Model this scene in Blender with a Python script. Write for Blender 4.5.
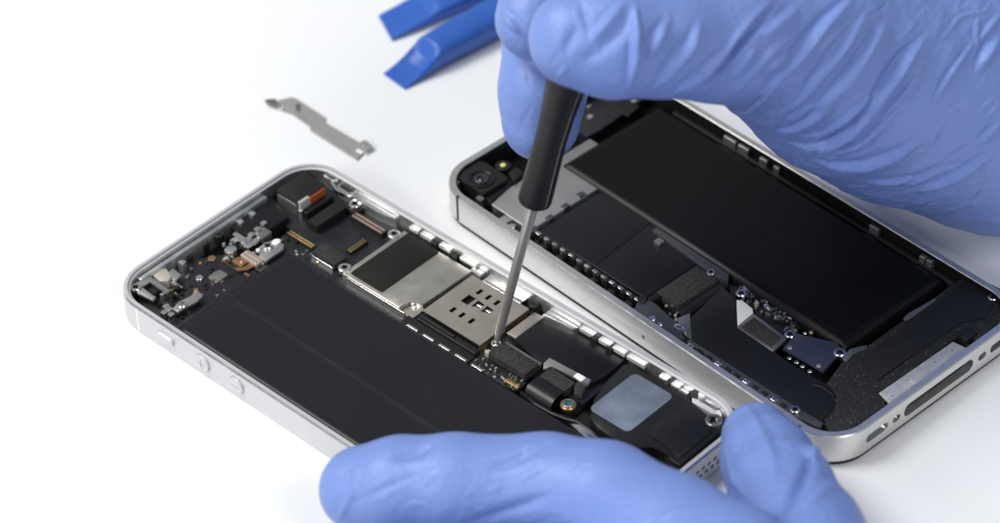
import bpy, bmesh, math, random
import numpy as np
from mathutils import Vector, Matrix
from mathutils.bvhtree import BVHTree
for o in list(bpy.data.objects): bpy.data.objects.remove(o)
random.seed(7); rng = np.random.default_rng(7)
S = bpy.context.scene
MM = 0.001
# ------------------------------------------------------------------ camera (calibrated from the phones' known sizes, mm)
F_PX = 3022.5
CAM = np.array([-309.12, -321.48, 412.92]); PITCH, ROLL, YAW = 0.71049, -0.02942, 0.80243
fw = np.array([math.cos(PITCH)*math.sin(YAW), math.cos(PITCH)*math.cos(YAW), -math.sin(PITCH)])
rt = np.array([math.cos(YAW), -math.sin(YAW), 0.0]); up = np.cross(rt, fw)
rt, up = math.cos(ROLL)*rt + math.sin(ROLL)*up, -math.sin(ROLL)*rt + math.cos(ROLL)*up
cd = bpy.data.cameras.new('camera'); cam = bpy.data.objects.new('camera', cd); S.collection.objects.link(cam)
R = Matrix((tuple(rt), tuple(up), tuple(-fw))).transposed().to_4x4()
cam.matrix_world = Matrix.Translation(Vector(CAM*MM)) @ R
cd.sensor_fit = 'HORIZONTAL'; cd.sensor_width = 36.0; cd.lens = 36.0*F_PX/1000.0
cd.clip_start = 0.02; cd.clip_end = 20
cd.dof.use_dof = True; cd.dof.focus_distance = 0.606; cd.dof.aperture_fstop = 14.0
S.camera = cam
# ------------------------------------------------------------------ light
w = bpy.data.worlds.new('World'); S.world = w; w.use_nodes = True
w.node_tree.nodes['Background'].inputs[0].default_value = (0.93, 0.96, 1.0, 1)
w.node_tree.nodes['Background'].inputs[1].default_value = 0.34
def area(name, loc, target, sx, sy, power, col=(1, 1, 1)):
    l = bpy.data.lights.new(name, 'AREA'); l.shape = 'RECTANGLE'; l.size = sx; l.size_y = sy; l.energy = power; l.color = col
    o = bpy.data.objects.new(name, l); S.collection.objects.link(o)
    o.location = loc; o.rotation_euler = (Vector(target)-Vector(loc)).to_track_quat('-Z', 'Y').to_euler()
RH = Vector((math.cos(YAW), -math.sin(YAW), 0)); FH = Vector((math.sin(YAW), math.cos(YAW), 0)); UP = Vector((0, 0, 1))
area('softbox', -RH*1.12 + FH*0.12 + UP*1.65, (0.03, -0.01, 0), 0.8, 0.8, 34.0, (1.0, 0.99, 0.97))
area('side_softbox', -RH*1.15 - FH*0.92 + UP*0.95, (0.05, 0.0, 0.03), 0.5, 0.5, 10.5, (0.98, 0.99, 1.0))
area('front_right_softbox', RH*0.75 - FH*0.95 + UP*1.25, (0.06, -0.08, 0), 0.5, 0.5, 8.5, (1.0, 0.99, 0.98))
S.view_settings.view_transform = 'Standard'; S.view_settings.look = 'None'
S.view_settings.exposure = -0.10; S.view_settings.gamma = 1.0
S.render.engine = 'CYCLES'; S.cycles.max_bounces = 8

# ------------------------------------------------------------------ pixel -> place helpers (photo pixels 1000x523)
def ray(px, py): return fw*F_PX + rt*(px-500) - up*(py-261.5)
def U(px, py, z):
    d = ray(px, py); return CAM + d*((z-CAM[2])/d[2])
def V(px, py, dep): return CAM + ray(px, py)*(dep/F_PX)
def UX(px, py, x):
    d = ray(px, py); return CAM + d*((x-CAM[0])/d[0])
def UY(px, py, y):
    d = ray(px, py); return CAM + d*((y-CAM[1])/d[1])
P2X, P2Y, P2A = 64.14, -24.75, -0.07112
def to2(P):
    c, s = math.cos(P2A), math.sin(P2A); x, y = P[0]-P2X, P[1]-P2Y
    return np.array([c*x+s*y, -s*x+c*y, P[2]])
def U1(px, py, z): return U(px, py, z)
def U2(px, py, z): return to2(U(px, py, z))
def PROJ(P):
    d = np.asarray(P, float)-CAM; return np.array([500+F_PX*(d@rt)/(d@fw), 261.5-F_PX*(d@up)/(d@fw)])

# ------------------------------------------------------------------ materials
def mat(name, col, rough=0.5, metal=0.0, bump=0.0, bscale=900.0, var=0.0, vscale=120.0, spec=0.5, rvar=0.0, stretch=(1, 1, 1), coat=0.0, sss=0.0, alpha=1.0, rotz=0.0):
    m = bpy.data.materials.new(name); m.use_nodes = True; nt = m.node_tree; b = nt.nodes['Principled BSDF']
    b.inputs['Base Color'].default_value = (*col, 1); b.inputs['Roughness'].default_value = rough; b.inputs['Metallic'].default_value = metal
    b.inputs['Specular IOR Level'].default_value = spec; b.inputs['Coat Weight'].default_value = coat; b.inputs['Alpha'].default_value = alpha
    if sss: b.inputs['Subsurface Weight'].default_value = sss; b.inputs['Subsurface Radius'].default_value = (.4, .6, 1.0); b.inputs['Subsurface Scale'].default_value = 0.0015
    tc = nt.nodes.new('ShaderNodeTexCoord'); mp = nt.nodes.new('ShaderNodeMapping'); mp.inputs['Scale'].default_value = stretch; mp.inputs['Rotation'].default_value = (0, 0, rotz)
    nt.links.new(tc.outputs['Object'], mp.inputs[0])
    if var or rvar:
        n = nt.nodes.new('ShaderNodeTexNoise'); n.inputs['Scale'].default_value = vscale; n.inputs['Detail'].default_value = 5; n.inputs['Roughness'].default_value = .6
        nt.links.new(mp.outputs[0], n.inputs['Vector'])
        if var:
            r = nt.nodes.new('ShaderNodeMapRange'); r.inputs[1].default_value = .3; r.inputs[2].default_value = .7; r.inputs[3].default_value = 1-var; r.inputs[4].default_value = 1+var
            nt.links.new(n.outputs[0], r.inputs[0])
            mx = nt.nodes.new('ShaderNodeMix'); mx.data_type = 'RGBA'; mx.blend_type = 'MULTIPLY'; mx.inputs[0].default_value = 1; mx.inputs[6].default_value = (*col, 1)
            nt.links.new(r.outputs[0], mx.inputs[7]); nt.links.new(mx.outputs[2], b.inputs['Base Color'])
        if rvar:
            r = nt.nodes.new('ShaderNodeMapRange'); r.inputs[1].default_value = .3; r.inputs[2].default_value = .7; r.inputs[3].default_value = rough-rvar; r.inputs[4].default_value = rough+rvar
            nt.links.new(n.outputs[0], r.inputs[0]); nt.links.new(r.outputs[0], b.inputs['Roughness'])
    if bump:
        n2 = nt.nodes.new('ShaderNodeTexNoise'); n2.inputs['Scale'].default_value = bscale; n2.inputs['Detail'].default_value = 4
        nt.links.new(mp.outputs[0], n2.inputs['Vector'])
        bp = nt.nodes.new('ShaderNodeBump'); bp.inputs['Strength'].default_value = 1.0; bp.inputs['Distance'].default_value = bump*MM
        nt.links.new(n2.outputs[0], bp.inputs['Height']); nt.links.new(bp.outputs[0], b.inputs['Normal'])
    return m
M = dict(
 table=mat('white_table', (.83, .84, .85), .45, bump=.01, bscale=1500, var=.01, vscale=25, spec=.3),
 alu=mat('silver_aluminium', (.62, .62, .63), .45, .4, bump=.004, bscale=4000, rvar=.05, vscale=300),
 chamfer=mat('polished_chamfer', (.85, .855, .86), .25, 1, rvar=.05, vscale=400),
 chrome=mat('machined_inner_wall', (.62, .63, .62), .34, .9, bump=.004, bscale=700, rvar=.08, vscale=250, var=.12),
 steel=mat('brushed_steel_band', (.74, .73, .71), .34, .9, bump=.004, bscale=2500, rvar=.08, vscale=400, stretch=(8, 1, 8)),
 bright=mat('bright_steel', (.82, .81, .79), .22, 1, rvar=.08, vscale=600),
 shield=mat('shield_can_steel', (.56, .54, .485), .40, .9, bump=.006, bscale=900, rvar=.08, vscale=220, var=.05),
 simcan=mat('sim_reader_steel', (.52, .47, .41), .42, .85, bump=.006, bscale=900, rvar=.06, vscale=220, var=.04),
 silver=mat('matt_silver_shield', (.42, .42, .415), .42, .8, bump=.006, bscale=900, rvar=.06, vscale=220),
 clip=mat('nickel_clip', (.80, .79, .77), .38, .6),
 white=mat('white_plastic', (.8, .8, .78), .35),
 black=mat('black_plastic', (.012, .012, .0125), .45, spec=.35, bump=.008, bscale=1800, rvar=.1, vscale=300),
 gloss=mat('black_film', (.009, .0095, .011), .34, bump=.004, bscale=200, rvar=.03, vscale=140, spec=.3),
 battery=mat('black_battery_wrap', (.009, .0102, .013), .40, spec=.34, bump=.008, bscale=150, rvar=.03, vscale=60, var=.06),
 battery2=mat('dark_battery_wrap', (.0035, .0037, .0044), .36, spec=.2, bump=.006, bscale=80, rvar=.05, vscale=60),
 pcb=mat('black_circuit_board', (.012, .013, .016), .45, bump=.01, bscale=2500, var=.4, vscale=500),
 foam=mat('black_foam', (.036, .035, .034), .9, bump=.16, bscale=2600, var=.55, vscale=2200, spec=.2),
 sticker=mat('dark_olive_sticker', (.012, .011, .009), .5, spec=.25, bump=.008, bscale=900, rvar=.1, vscale=200),
 speaker=mat('speaker_black', (.010, .0105, .0115), .40, bump=.006, bscale=600, rvar=.06, vscale=250, spec=.35),
 sparkle=mat('speckled_black_foam', (.010, .010, .010), .6, bump=.10, bscale=2400, var=.8, vscale=2600),
 label=mat('frosted_grey_film', (.125, .15, .20), .42, bump=.01, bscale=160, var=.35, vscale=130, rvar=.12),
 gold=mat('gold_contact', (.55, .38, .17), .3, .9, rvar=.1, vscale=900),
 pink=mat('copper_connector', (.40, .29, .235), .42, .5),
 copper=mat('copper_pad', (.40, .23, .11), .4, .8),
 orange=mat('orange_flex', (.42, .095, .025), .5),
 greytape=mat('grey_tape', (.42, .40, .36), .5),
 beige=mat('beige_connector', (.50, .46, .40), .45, .3),
 dock=mat('worn_dock_plate', (.66, .66, .65), .45, .6, bump=.012, bscale=1200, var=.08, vscale=700, rvar=.1),
 gun=mat('gunmetal', (.10, .105, .115), .38, .7, rvar=.08, vscale=300),
 navy=mat('navy_plate', (.055, .062, .105), .35, .5, rvar=.1, vscale=300),
 teal=mat('teal_recess_highlight', (.10, .30, .36), .25, .8),  # teal highlight of the screw, painted as its recess colour
 lens=mat('lens_glass', (.004, .004, .006), .06, 0, coat=1),
 flash=mat('flash_phosphor', (.75, .72, .22), .35),
 glass=mat('front_glass_black', (.006, .006, .007), .08),
 grey=mat('grey_metal', (.30, .30, .30), .36, .85, rvar=.1, vscale=400),
 dark=mat('cavity_black', (.006, .006, .006), .8, spec=.1),
 bracket=mat('bracket_steel', (.42, .415, .40), .42, .45, rvar=.08, vscale=300, var=.05),
 rubber=mat('black_handle_rubber', (.011, .011, .011), .46, spec=.35, bump=.02, bscale=900, rvar=.07, vscale=160),
 shaft=mat('dark_steel_shaft', (.52, .495, .47), .30, .65, rvar=.05, vscale=300),
 blue=mat('blue_plastic', (.028, .115, .46), .40, bump=.01, bscale=500, rvar=.06, vscale=200, sss=.15),
 engrave=mat('engraved_grey', (.42, .42, .43), .5, .3),
)
# nitrile glove: even blue, satin, fine crinkle relief
def glove_mat():
    m = mat('blue_nitrile', (.168, .255, .585), .46, spec=.45)
    nt = m.node_tree; b = nt.nodes['Principled BSDF']
    tc = nt.nodes.new('ShaderNodeTexCoord')
    n1 = nt.nodes.new('ShaderNodeTexNoise'); n1.inputs['Scale'].default_value = 90; n1.inputs['Detail'].default_value = 3; n1.inputs['Distortion'].default_value = 1.2
    n2 = nt.nodes.new('ShaderNodeTexNoise'); n2.inputs['Scale'].default_value = 1400; n2.inputs['Detail'].default_value = 2
    for n in (n1, n2): nt.links.new(tc.outputs['Object'], n.inputs['Vector'])
    n3 = nt.nodes.new('ShaderNodeTexNoise'); n3.inputs['Scale'].default_value = 300; n3.inputs['Detail'].default_value = 5; n3.inputs['Distortion'].default_value = 2.0
    nt.links.new(tc.outputs['Object'], n3.inputs['Vector'])
    b3 = nt.nodes.new('ShaderNodeBump'); b3.inputs['Distance'].default_value = .00022; b3.inputs['Strength'].default_value = .7; nt.links.new(n3.outputs[0], b3.inputs['Height'])
    b1 = nt.nodes.new('ShaderNodeBump'); b1.inputs['Distance'].default_value = .0006; b1.inputs['Strength'].default_value = .6
    b2 = nt.nodes.new('ShaderNodeBump'); b2.inputs['Distance'].default_value = .00002; b2.inputs['Strength'].default_value = .8
    nt.links.new(n1.outputs[0], b1.inputs['Height']); nt.links.new(n2.outputs[0], b2.inputs['Height'])
    n4 = nt.nodes.new('ShaderNodeTexNoise'); n4.noise_type = 'RIDGED_MULTIFRACTAL'; n4.inputs['Scale'].default_value = 75; n4.inputs['Detail'].default_value = 3; n4.inputs['Distortion'].default_value = .8
    nt.links.new(tc.outputs['Object'], n4.inputs['Vector'])
    b4 = nt.nodes.new('ShaderNodeBump'); b4.inputs['Distance'].default_value = .00022; b4.inputs['Strength'].default_value = .6; nt.links.new(n4.outputs[0], b4.inputs['Height'])
    nt.links.new(b1.outputs[0], b4.inputs['Normal']); nt.links.new(b4.outputs[0], b3.inputs['Normal']); nt.links.new(b3.outputs[0], b2.inputs['Normal']); nt.links.new(b2.outputs[0], b.inputs['Normal'])
    return m
M['glove'] = glove_mat()
def specks(key, thr, col, scale=2600):
    m = M[key]; nt = m.node_tree; b = nt.nodes['Principled BSDF']; tc = nt.nodes.new('ShaderNodeTexCoord')
    n = nt.nodes.new('ShaderNodeTexNoise'); n.inputs['Scale'].default_value = scale; n.inputs['Detail'].default_value = 1; nt.links.new(tc.outputs['Object'], n.inputs['Vector'])
    r = nt.nodes.new('ShaderNodeMapRange'); r.inputs[1].default_value = thr; r.inputs[2].default_value = thr+.03; nt.links.new(n.outputs[0], r.inputs[0])
    mx = nt.nodes.new('ShaderNodeMix'); mx.data_type = 'RGBA'; nt.links.new(r.outputs[0], mx.inputs[0]); mx.inputs[7].default_value = (*col, 1)
    c = b.inputs['Base Color']
    if c.is_linked: nt.links.new(c.links[0].from_socket, mx.inputs[6])
    else: mx.inputs[6].default_value = c.default_value
    nt.links.new(mx.outputs[2], c)
specks('sparkle', .71, (.16, .16, .16)); specks('gloss', .79, (.14, .14, .14)); specks('speaker', .78, (.14, .14, .14)); specks('battery', .80, (.10, .10, .10)); specks('rubber', .80, (.08, .08, .08)); specks('label', .76, (.3, .32, .36)); specks('foam', .70, (.10, .10, .10))

# ------------------------------------------------------------------ mesh helpers (everything in mm, local to the parent)
def link(name, me, m, parent=None, smooth=False):
    o = bpy.data.objects.new(name, me); S.collection.objects.link(o)
    for x in (m if isinstance(m, (list, tuple)) else [m]): me.materials.append(M[x])
    if parent: o.parent = parent
    if smooth:
        for p in me.polygons: p.use_smooth = True
    return o
def fromlists(name, vs, fs, m, parent=None, smooth=False, mi=None):
    me = bpy.data.meshes.new(name); me.from_pydata([tuple(float(c)*MM for c in v[:3]) for v in vs], [], fs)
    if mi: me.polygons.foreach_set('material_index', mi)
    me.update(); return link(name, me, m, parent, smooth)
def frombm(name, bm, m, parent=None, angle=None):
    bmesh.ops.recalc_face_normals(bm, faces=bm.faces)
    me = bpy.data.meshes.new(name); bm.to_mesh(me); bm.free()
    o = link(name, me, m, parent)
    if angle:
        for p in me.polygons: p.use_smooth = True
        try: me.set_sharp_from_angle(angle=math.radians(angle))
        except Exception: pass
    return o
def prism_bm(poly, z0, z1, bev=.12, bm=None):
    bm = bm or bmesh.new(); n0 = len(bm.verts)
    if sum(poly[i][0]*poly[(i+1) % len(poly)][1]-poly[(i+1) % len(poly)][0]*poly[i][1] for i in range(len(poly))) < 0: poly = poly[::-1]
    a = [bm.verts.new((p[0]*MM, p[1]*MM, z0*MM)) for p in poly]; b = [bm.verts.new((p[0]*MM, p[1]*MM, z1*MM)) for p in poly]
    n = len(poly); bm.faces.new(a[::-1]); top = bm.faces.new(b)
    sides = [bm.faces.new((a[i], a[(i+1) % n], b[(i+1) % n], b[i])) for i in range(n)]
    if bev > 0:
        es = list(top.edges)
        bmesh.ops.bevel(bm, geom=es, offset=min(bev, (z1-z0)*.45)*MM, segments=2, affect='EDGES', profile=.5, clamp_overlap=True)
    return bm
def prism(name, poly, z0, z1, m, parent, bev=.12): return frombm(name, prism_bm(poly, z0, z1, bev), m, parent, 35)
def rectpoly(x0, x1, y0, y1, r=0, n=5):
    if r <= 0: return [(x0, y0), (x1, y0), (x1, y1), (x0, y1)]
    out = []
    for cx, cy, a in ((x1-r, y0+r, -90), (x1-r, y1-r, 0), (x0+r, y1-r, 90), (x0+r, y0+r, 180)):
        for k in range(n+1): t = math.radians(a+90*k/n); out.append((cx+r*math.cos(t), cy+r*math.sin(t)))
    return out
def box(name, x0, x1, y0, y1, z0, z1, m, parent, bev=.1, r=0): return prism(name, rectpoly(x0, x1, y0, y1, r), z0, z1, m, parent, bev)
def squared(pts):
    xs = sorted(p[0] for p in pts); ys = sorted(p[1] for p in pts); k = len(pts)//2
    return sum(xs[:k])/k, sum(xs[-k:])/k, sum(ys[:k])/k, sum(ys[-k:])/k
def qbox(name, Uf, corners, z1, h, m, parent, bev=.12, r=0, grow=0):
    x0, x1, y0, y1 = squared([Uf(*c, z1) for c in corners])
    return box(name, x0-grow, x1+grow, y0-grow, y1+grow, z1-h, z1, m, parent, bev, r)
def qpoly(name, Uf, corners, z1, h, m, parent, bev=.1): return prism(name, [tuple(Uf(*c, z1)[:2]) for c in corners], z1-h, z1, m, parent, bev)
def lathe_bm(prof, n=28, c=(0, 0, 0), bm=None, lobes=0, lobe_r=0, lobe_a=0):
    bm = bm or bmesh.new(); rings = []
    for r, z in prof:
        ring = []
        for k in range(n):
            t = 2*math.pi*k/n; rr = r
            if lobes and 0 < r <= lobe_r: rr = r*(1+lobe_a*math.cos(lobes*t))
            ring.append(bm.verts.new(((c[0]+rr*math.cos(t))*MM, (c[1]+rr*math.sin(t))*MM, (c[2]+z)*MM)))
        rings.append(ring)
    for a, b in zip(rings, rings[1:]):
        for k in range(n): bm.faces.new((a[k], a[(k+1) % n], b[(k+1) % n], b[k]))
    bm.faces.new(rings[0][::-1]); bm.faces.new(rings[-1]); return bm
def screw(x, y, z, R_, parent, m='bright', h=.8, name='screw', recess='dark'):
    bm = lathe_bm([(R_, -h), (R_, -.12*R_), (R_*.88, 0), (R_*.55, 0), (R_*.46, -.3*R_), (R_*.02, -.34*R_)], 32, (x, y, z), lobes=4, lobe_r=R_*.56, lobe_a=.3)
    o = frombm(name, bm, [m, recess], parent, 40)
    for p in o.data.polygons:
        if math.hypot(p.center.x/MM-x, p.center.y/MM-y) < .54*R_ and p.center.z/MM < z-.02*R_ and p.center.z/MM > z-.4*R_-.01: p.material_index = 1  # recess faces painted dark as shade unless another recess colour is given
    return o
def standoff(x, y, z, R_, parent, m='bright', h=1.0):
    bm = lathe_bm([(R_, -h), (R_, -.1), (R_*.9, 0), (R_*.45, 0), (R_*.38, -.25), (.02, -.3)], 24, (x, y, z)); o = frombm('standoff', bm, [m, 'dark'], parent, 40)
    for p in o.data.polygons:
        if math.hypot(p.center.x/MM-x, p.center.y/MM-y) < .44*R_ and p.center.z/MM > z-.5: p.material_index = 1  # shade inside the hole painted onto its faces in black
    return o
def disc(name, x, y, z, R_, h, m, parent, hole=0, n=28):
    pr = [(R_, -h), (R_, -.08), (R_-.08, 0)] + ([(hole, 0), (hole*.95, -h*.6), (.02, -h*.6)] if hole else [(.02, 0)])
    return frombm(name, lathe_bm(pr, n, (x, y, z)), m, parent, 40)
def plate_holes(name, x0, x1, y0, y1, z0, z1, holes, m, parent):
    xs = sorted({x0, x1, *[h[0] for h in holes], *[h[1] for h in holes]}); ys = sorted({y0, y1, *[h[2] for h in holes], *[h[3] for h in holes]})
    solid = lambda i, j: 0 <= i < len(xs)-1 and 0 <= j < len(ys)-1 and not any(h[0] < (xs[i]+xs[i+1])/2 < h[1] and h[2] < (ys[j]+ys[j+1])/2 < h[3] for h in holes)
    bm = bmesh.new(); vd = {}
    def v(i, j, k):
        if (i, j, k) not in vd: vd[i, j, k] = bm.verts.new((xs[i]*MM, ys[j]*MM, (z0, z1)[k]*MM))
        return vd[i, j, k]
    for i in range(len(xs)-1):
        for j in range(len(ys)-1):
            if not solid(i, j): continue
            bm.faces.new((v(i, j, 1), v(i+1, j, 1), v(i+1, j+1, 1), v(i, j+1, 1))); bm.faces.new((v(i, j, 0), v(i, j+1, 0), v(i+1, j+1, 0), v(i+1, j, 0)))
            for di, dj, a, b in ((-1, 0, (i, j), (i, j+1)), (1, 0, (i+1, j), (i+1, j+1)), (0, -1, (i, j), (i+1, j)), (0, 1, (i, j+1), (i+1, j+1))):
                if not solid(i+di, j+dj): bm.faces.new((v(*a, 0), v(*b, 0), v(*b, 1), v(*a, 1)))
    return frombm(name, bm, m, parent)
def tube_path(pts, rad, n=10, caps=True):
    pts = [np.array(p, float) for p in pts]; vs, fs = [], []
    for i, p in enumerate(pts):
        t = pts[min(i+1, len(pts)-1)]-pts[max(i-1, 0)]; t /= np.linalg.norm(t)
        a = np.cross(t, (0, 0, 1.)) if abs(t[2]) < .95 else np.cross(t, (1., 0, 0)); a /= np.linalg.norm(a); b = np.cross(t, a)
        r = rad[i] if isinstance(rad, (list, tuple)) else rad
        vs += [p+r*(math.cos(2*math.pi*k/n)*a+math.sin(2*math.pi*k/n)*b) for k in range(n)]
    for i in range(len(pts)-1):
        for k in range(n): fs.append((i*n+k, i*n+(k+1) % n, (i+1)*n+(k+1) % n, (i+1)*n+k))
    if caps: fs.append(tuple(range(n))[::-1]); fs.append(tuple((len(pts)-1)*n+k for k in range(n)))
    return vs, fs
def strip(name, path, width_dir, wdt, th, m, parent):
    """thin ribbon following a path (list of mm points); width_dir a vector"""
    wd = np.array(width_dir, float); vs, fs = [], []; P = [np.array(p, float) for p in path]
    for i, p in enumerate(P):
        t = P[min(i+1, len(P)-1)]-P[max(i-1, 0)]; nrm = np.cross(t, wd); nrm /= np.linalg.norm(nrm)
        if nrm[2] < 0: nrm = -nrm
        vs += [p-wd*wdt/2, p+wd*wdt/2, p+wd*wdt/2+nrm*th, p-wd*wdt/2+nrm*th]
    for i in range(len(P)-1):
        for k in range(4): fs.append((4*i+k, 4*i+(k+1) % 4, 4*i+4+(k+1) % 4, 4*i+4+k))
    fs += [(0, 3, 2, 1), tuple(4*(len(P)-1)+k for k in range(4))]
    o = fromlists(name, vs, fs, m, parent); 
    bm = bmesh.new(); bm.from_mesh(o.data); bmesh.ops.recalc_face_normals(bm, faces=bm.faces); bm.to_mesh(o.data); bm.free()
    for p in o.data.polygons: p.use_smooth = True
    o.data.set_sharp_from_angle(angle=math.radians(40)); return o
def rr_ring(hw, hl, r, ins, z, n=12):
    hw -= ins; hl -= ins; r = max(r-ins, .3); out = []
    for cx, cy, a in ((hw-r, -hl+r, -90), (hw-r, hl-r, 0), (-hw+r, hl-r, 90), (-hw+r, -hl+r, 180)):
        for k in range(n+1): t = math.radians(a+90*k/n); out.append((cx+r*math.cos(t), cy+r*math.sin(t), z))
    return out
def shell(name, hw, hl, r, prof, mis, m, parent, cuts=()):
    """closed tray: profile of (inset, z) rings, first ring capped below, last ring capped as the inner floor"""
    vs, fs, mi = [], [], []; rings = [rr_ring(hw, hl, r, i, z) for i, z in prof]; n = len(rings[0])
    for q in rings: vs += q
    for i in range(len(rings)-1):
        for k in range(n): fs.append((i*n+k, i*n+(k+1) % n, (i+1)*n+(k+1) % n, (i+1)*n+k)); mi.append(mis[i])
    fs.append(tuple(range(n))[::-1]); mi.append(mis[0]); fs.append(tuple((len(rings)-1)*n+k for k in range(n))); mi.append(mis[-1])
    o = fromlists(name, vs, fs, m, parent, True, mi)
    if cuts:
        bm = bmesh.new()
        for c in cuts: c(bm)
        bmesh.ops.recalc_face_normals(bm, faces=bm.faces)
        cme = bpy.data.meshes.new('cut'); bm.to_mesh(cme); bm.free(); co = bpy.data.objects.new('cut', cme); S.collection.objects.link(co)
        co.parent = parent
        md = o.modifiers.new('b', 'BOOLEAN'); md.operation = 'DIFFERENCE'; md.solver = 'EXACT'; md.object = co
        bpy.context.view_layer.update(); dg = bpy.context.evaluated_depsgraph_get(); me = bpy.data.meshes.new_from_object(o.evaluated_get(dg))
        o.modifiers.clear(); o.data = me; bpy.data.objects.remove(co)
    for p in o.data.polygons: p.use_smooth = True
    o.data.set_sharp_from_angle(angle=math.radians(28)); return o
def cut_capsule_y(x, z, hx, hz, y0, y1):
    """cutter along y with rounded-rectangle section"""
    def f(bm):
        pl = rectpoly(x-hx, x+hx, z-hz, z+hz, min(hx, hz)*.98, 6)
        a = [bm.verts.new((p[0]*MM, y0*MM, p[1]*MM)) for p in pl]; b = [bm.verts.new((p[0]*MM, y1*MM, p[1]*MM)) for p in pl]; n = len(pl)
        bm.faces.new(a); bm.faces.new(b[::-1])
        for i in range(n): bm.faces.new((a[i], b[i], b[(i+1) % n], a[(i+1) % n]))
    return f
def cut_capsule_x(y, z, hy, hz, x0, x1):
    def f(bm):
        pl = rectpoly(y-hy, y+hy, z-hz, z+hz, min(hy, hz)*.98, 6)
        a = [bm.verts.new((x0*MM, p[0]*MM, p[1]*MM)) for p in pl]; b = [bm.verts.new((x1*MM, p[0]*MM, p[1]*MM)) for p in pl]; n = len(pl)
        bm.faces.new(a); bm.faces.new(b[::-1])
        for i in range(n): bm.faces.new((a[i], b[i], b[(i+1) % n], a[(i+1) % n]))
    return f
def thing(name, label, cat, loc=(0, 0, 0), rz=0, group=None):
    o = bpy.data.objects.new(name, None); S.collection.objects.link(o); o.empty_display_size = .01
    o.location = Vector(loc)*MM; o.rotation_euler = (0, 0, rz); o['label'] = label; o['category'] = cat
    if group: o['group'] = group
    return o
def smd(parent, spots, zb, mats=('bright', 'beige', 'black', 'grey', 'gold'), smin=.35, smax=.9, hmin=.25, hmax=.6):
    """tiny board components, too small to pick apart: one joined mesh"""
    vs, fs, mi = [], [], []
    for (x, y) in spots:
        a, b = random.uniform(smin, smax)/2, random.uniform(smin, smax)/3; h = random.uniform(hmin, hmax)
        if random.random() < .5: a, b = b, a
        n = len(vs); k = random.randrange(len(mats))
        vs += [(x+sx*a, y+sy*b, zb+sz*h) for sz in (0, 1) for sx, sy in ((-1, -1), (1, -1), (1, 1), (-1, 1))]
        fs += [(n+3, n+2, n+1, n), (n+4, n+5, n+6, n+7)] + [(n+i, n+(i+1) % 4, n+4+(i+1) % 4, n+4+i) for i in range(4)]; mi += [k]*6
    o = fromlists('surface_mount_components', vs, fs, list(mats), parent, False, mi); o['kind'] = 'stuff'; return o

# ------------------------------------------------------------------ table
bm = bmesh.new(); bmesh.ops.create_grid(bm, x_segments=1, y_segments=1, size=3.0)
tb = frombm('table_top', bm, 'table'); tb['kind'] = 'structure'

# ================================================================== PHONE 1 : silver handset, display removed
p1 = thing('smartphone', 'silver aluminium smartphone with display removed and volume buttons on its side, being worked on', 'smartphone')
HW, HL, RC = 29.3, 61.9, 9.0
gr = []
for i in range(5):
    for j, z in ((0, 2.6), (1, 4.1)):
        x = 11.3+i*1.75+(.85 if j else 0); gr.append(cut_capsule_y(x, z, .5, .5, -63, -60.3))
shell('frame', HW, HL, RC, [(.55, 0), (.12, .18), (0, .6), (0, 6.65), (.34, 7.1), (1.0, 7.1), (1.06, 6.6), (1.55, 6.5), (1.65, 1.2)],
      [0, 0, 0, 1, 0, 0, 0, 2, 3], ['alu', 'chamfer', 'chrome', 'dark'], p1, gr)
# side controls on the left flank
def side_button(name, y, z, hy, hz, proud, sym=None):
    bm = bmesh.new(); pl = rectpoly(y-hy, y+hy, z-hz, z+hz, min(hy, hz)*.99, 8)
    rings = [(1.0, -.3), (1.0, proud-.15), (.93, proud-.03), (.85, proud)]
    vr = []
    for s, d in rings: vr.append([bm.verts.new(((-HW-d)*MM, (y+(p[0]-y)*s)*MM, (z+(p[1]-z)*s)*MM)) for p in pl])
    n = len(pl)
    for a, b in zip(vr, vr[1:]):
        for i in range(n): bm.faces.new((a[i], a[(i+1) % n], b[(i+1) % n], b[i]))
    bm.faces.new(vr[-1]); o = frombm(name, bm, 'alu', p1, 40)
    if sym:
        b2 = bmesh.new()
        def bar(hy_, hz_):
            prs = [(y-hy_, z-hz_), (y+hy_, z-hz_), (y+hy_, z+hz_), (y-hy_, z+hz_)]
            a = [b2.verts.new(((-HW-proud-.03)*MM, q[0]*MM, q[1]*MM)) for q in prs]; c = [b2.verts.new(((-HW-proud+.1)*MM, q[0]*MM, q[1]*MM)) for q in prs]
            b2.faces.new(a); b2.faces.new(c)
            for i in range(4): b2.faces.new((a[i], a[(i+1) % 4], c[(i+1) % 4], c[i]))
        bar(1.15, .11)
        if sym == '+': bar(.11, 1.15)
        frombm('plus_mark' if sym == '+' else 'minus_mark', b2, 'engrave', o)
    # groove round the button
    g = bmesh.new(); pa = rectpoly(y-hy-.18, y+hy+.18, z-hz-.18, z+hz+.18, min(hy, hz)+.17, 8)
    q0 = [g.verts.new(((-HW-.012)*MM, p[0]*MM, p[1]*MM)) for p in pa]; q1 = [g.verts.new(((-HW-.012)*MM, (y+(p[0]-y)*.9)*MM, (z+(p[1]-z)*.9)*MM)) for p in pa]
    for i in range(len(pa)): g.faces.new((q0[i], q0[(i+1) % len(pa)], q1[(i+1) % len(pa)], q1[i]))
    frombm('button_gap', g, 'engrave', o)
side_button('mute_switch', 43.6, 3.7, 2.5, .9, .7)
side_button('volume_button', 32.6, 3.6, 1.95, 1.95, .55, '+')
side_button('volume_button', 22.7, 3.6, 1.95, 1.95, .55, '-')
for yb in (52.2, -51.9):
    box('antenna_line', -HW-.006, -HW+.3, yb-.25, yb+.25, .62, 6.6, 'white', p1, 0)
    box('antenna_line', HW-.3, HW+.006, yb-.25, yb+.25, .62, 6.6, 'white', p1, 0)

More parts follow.
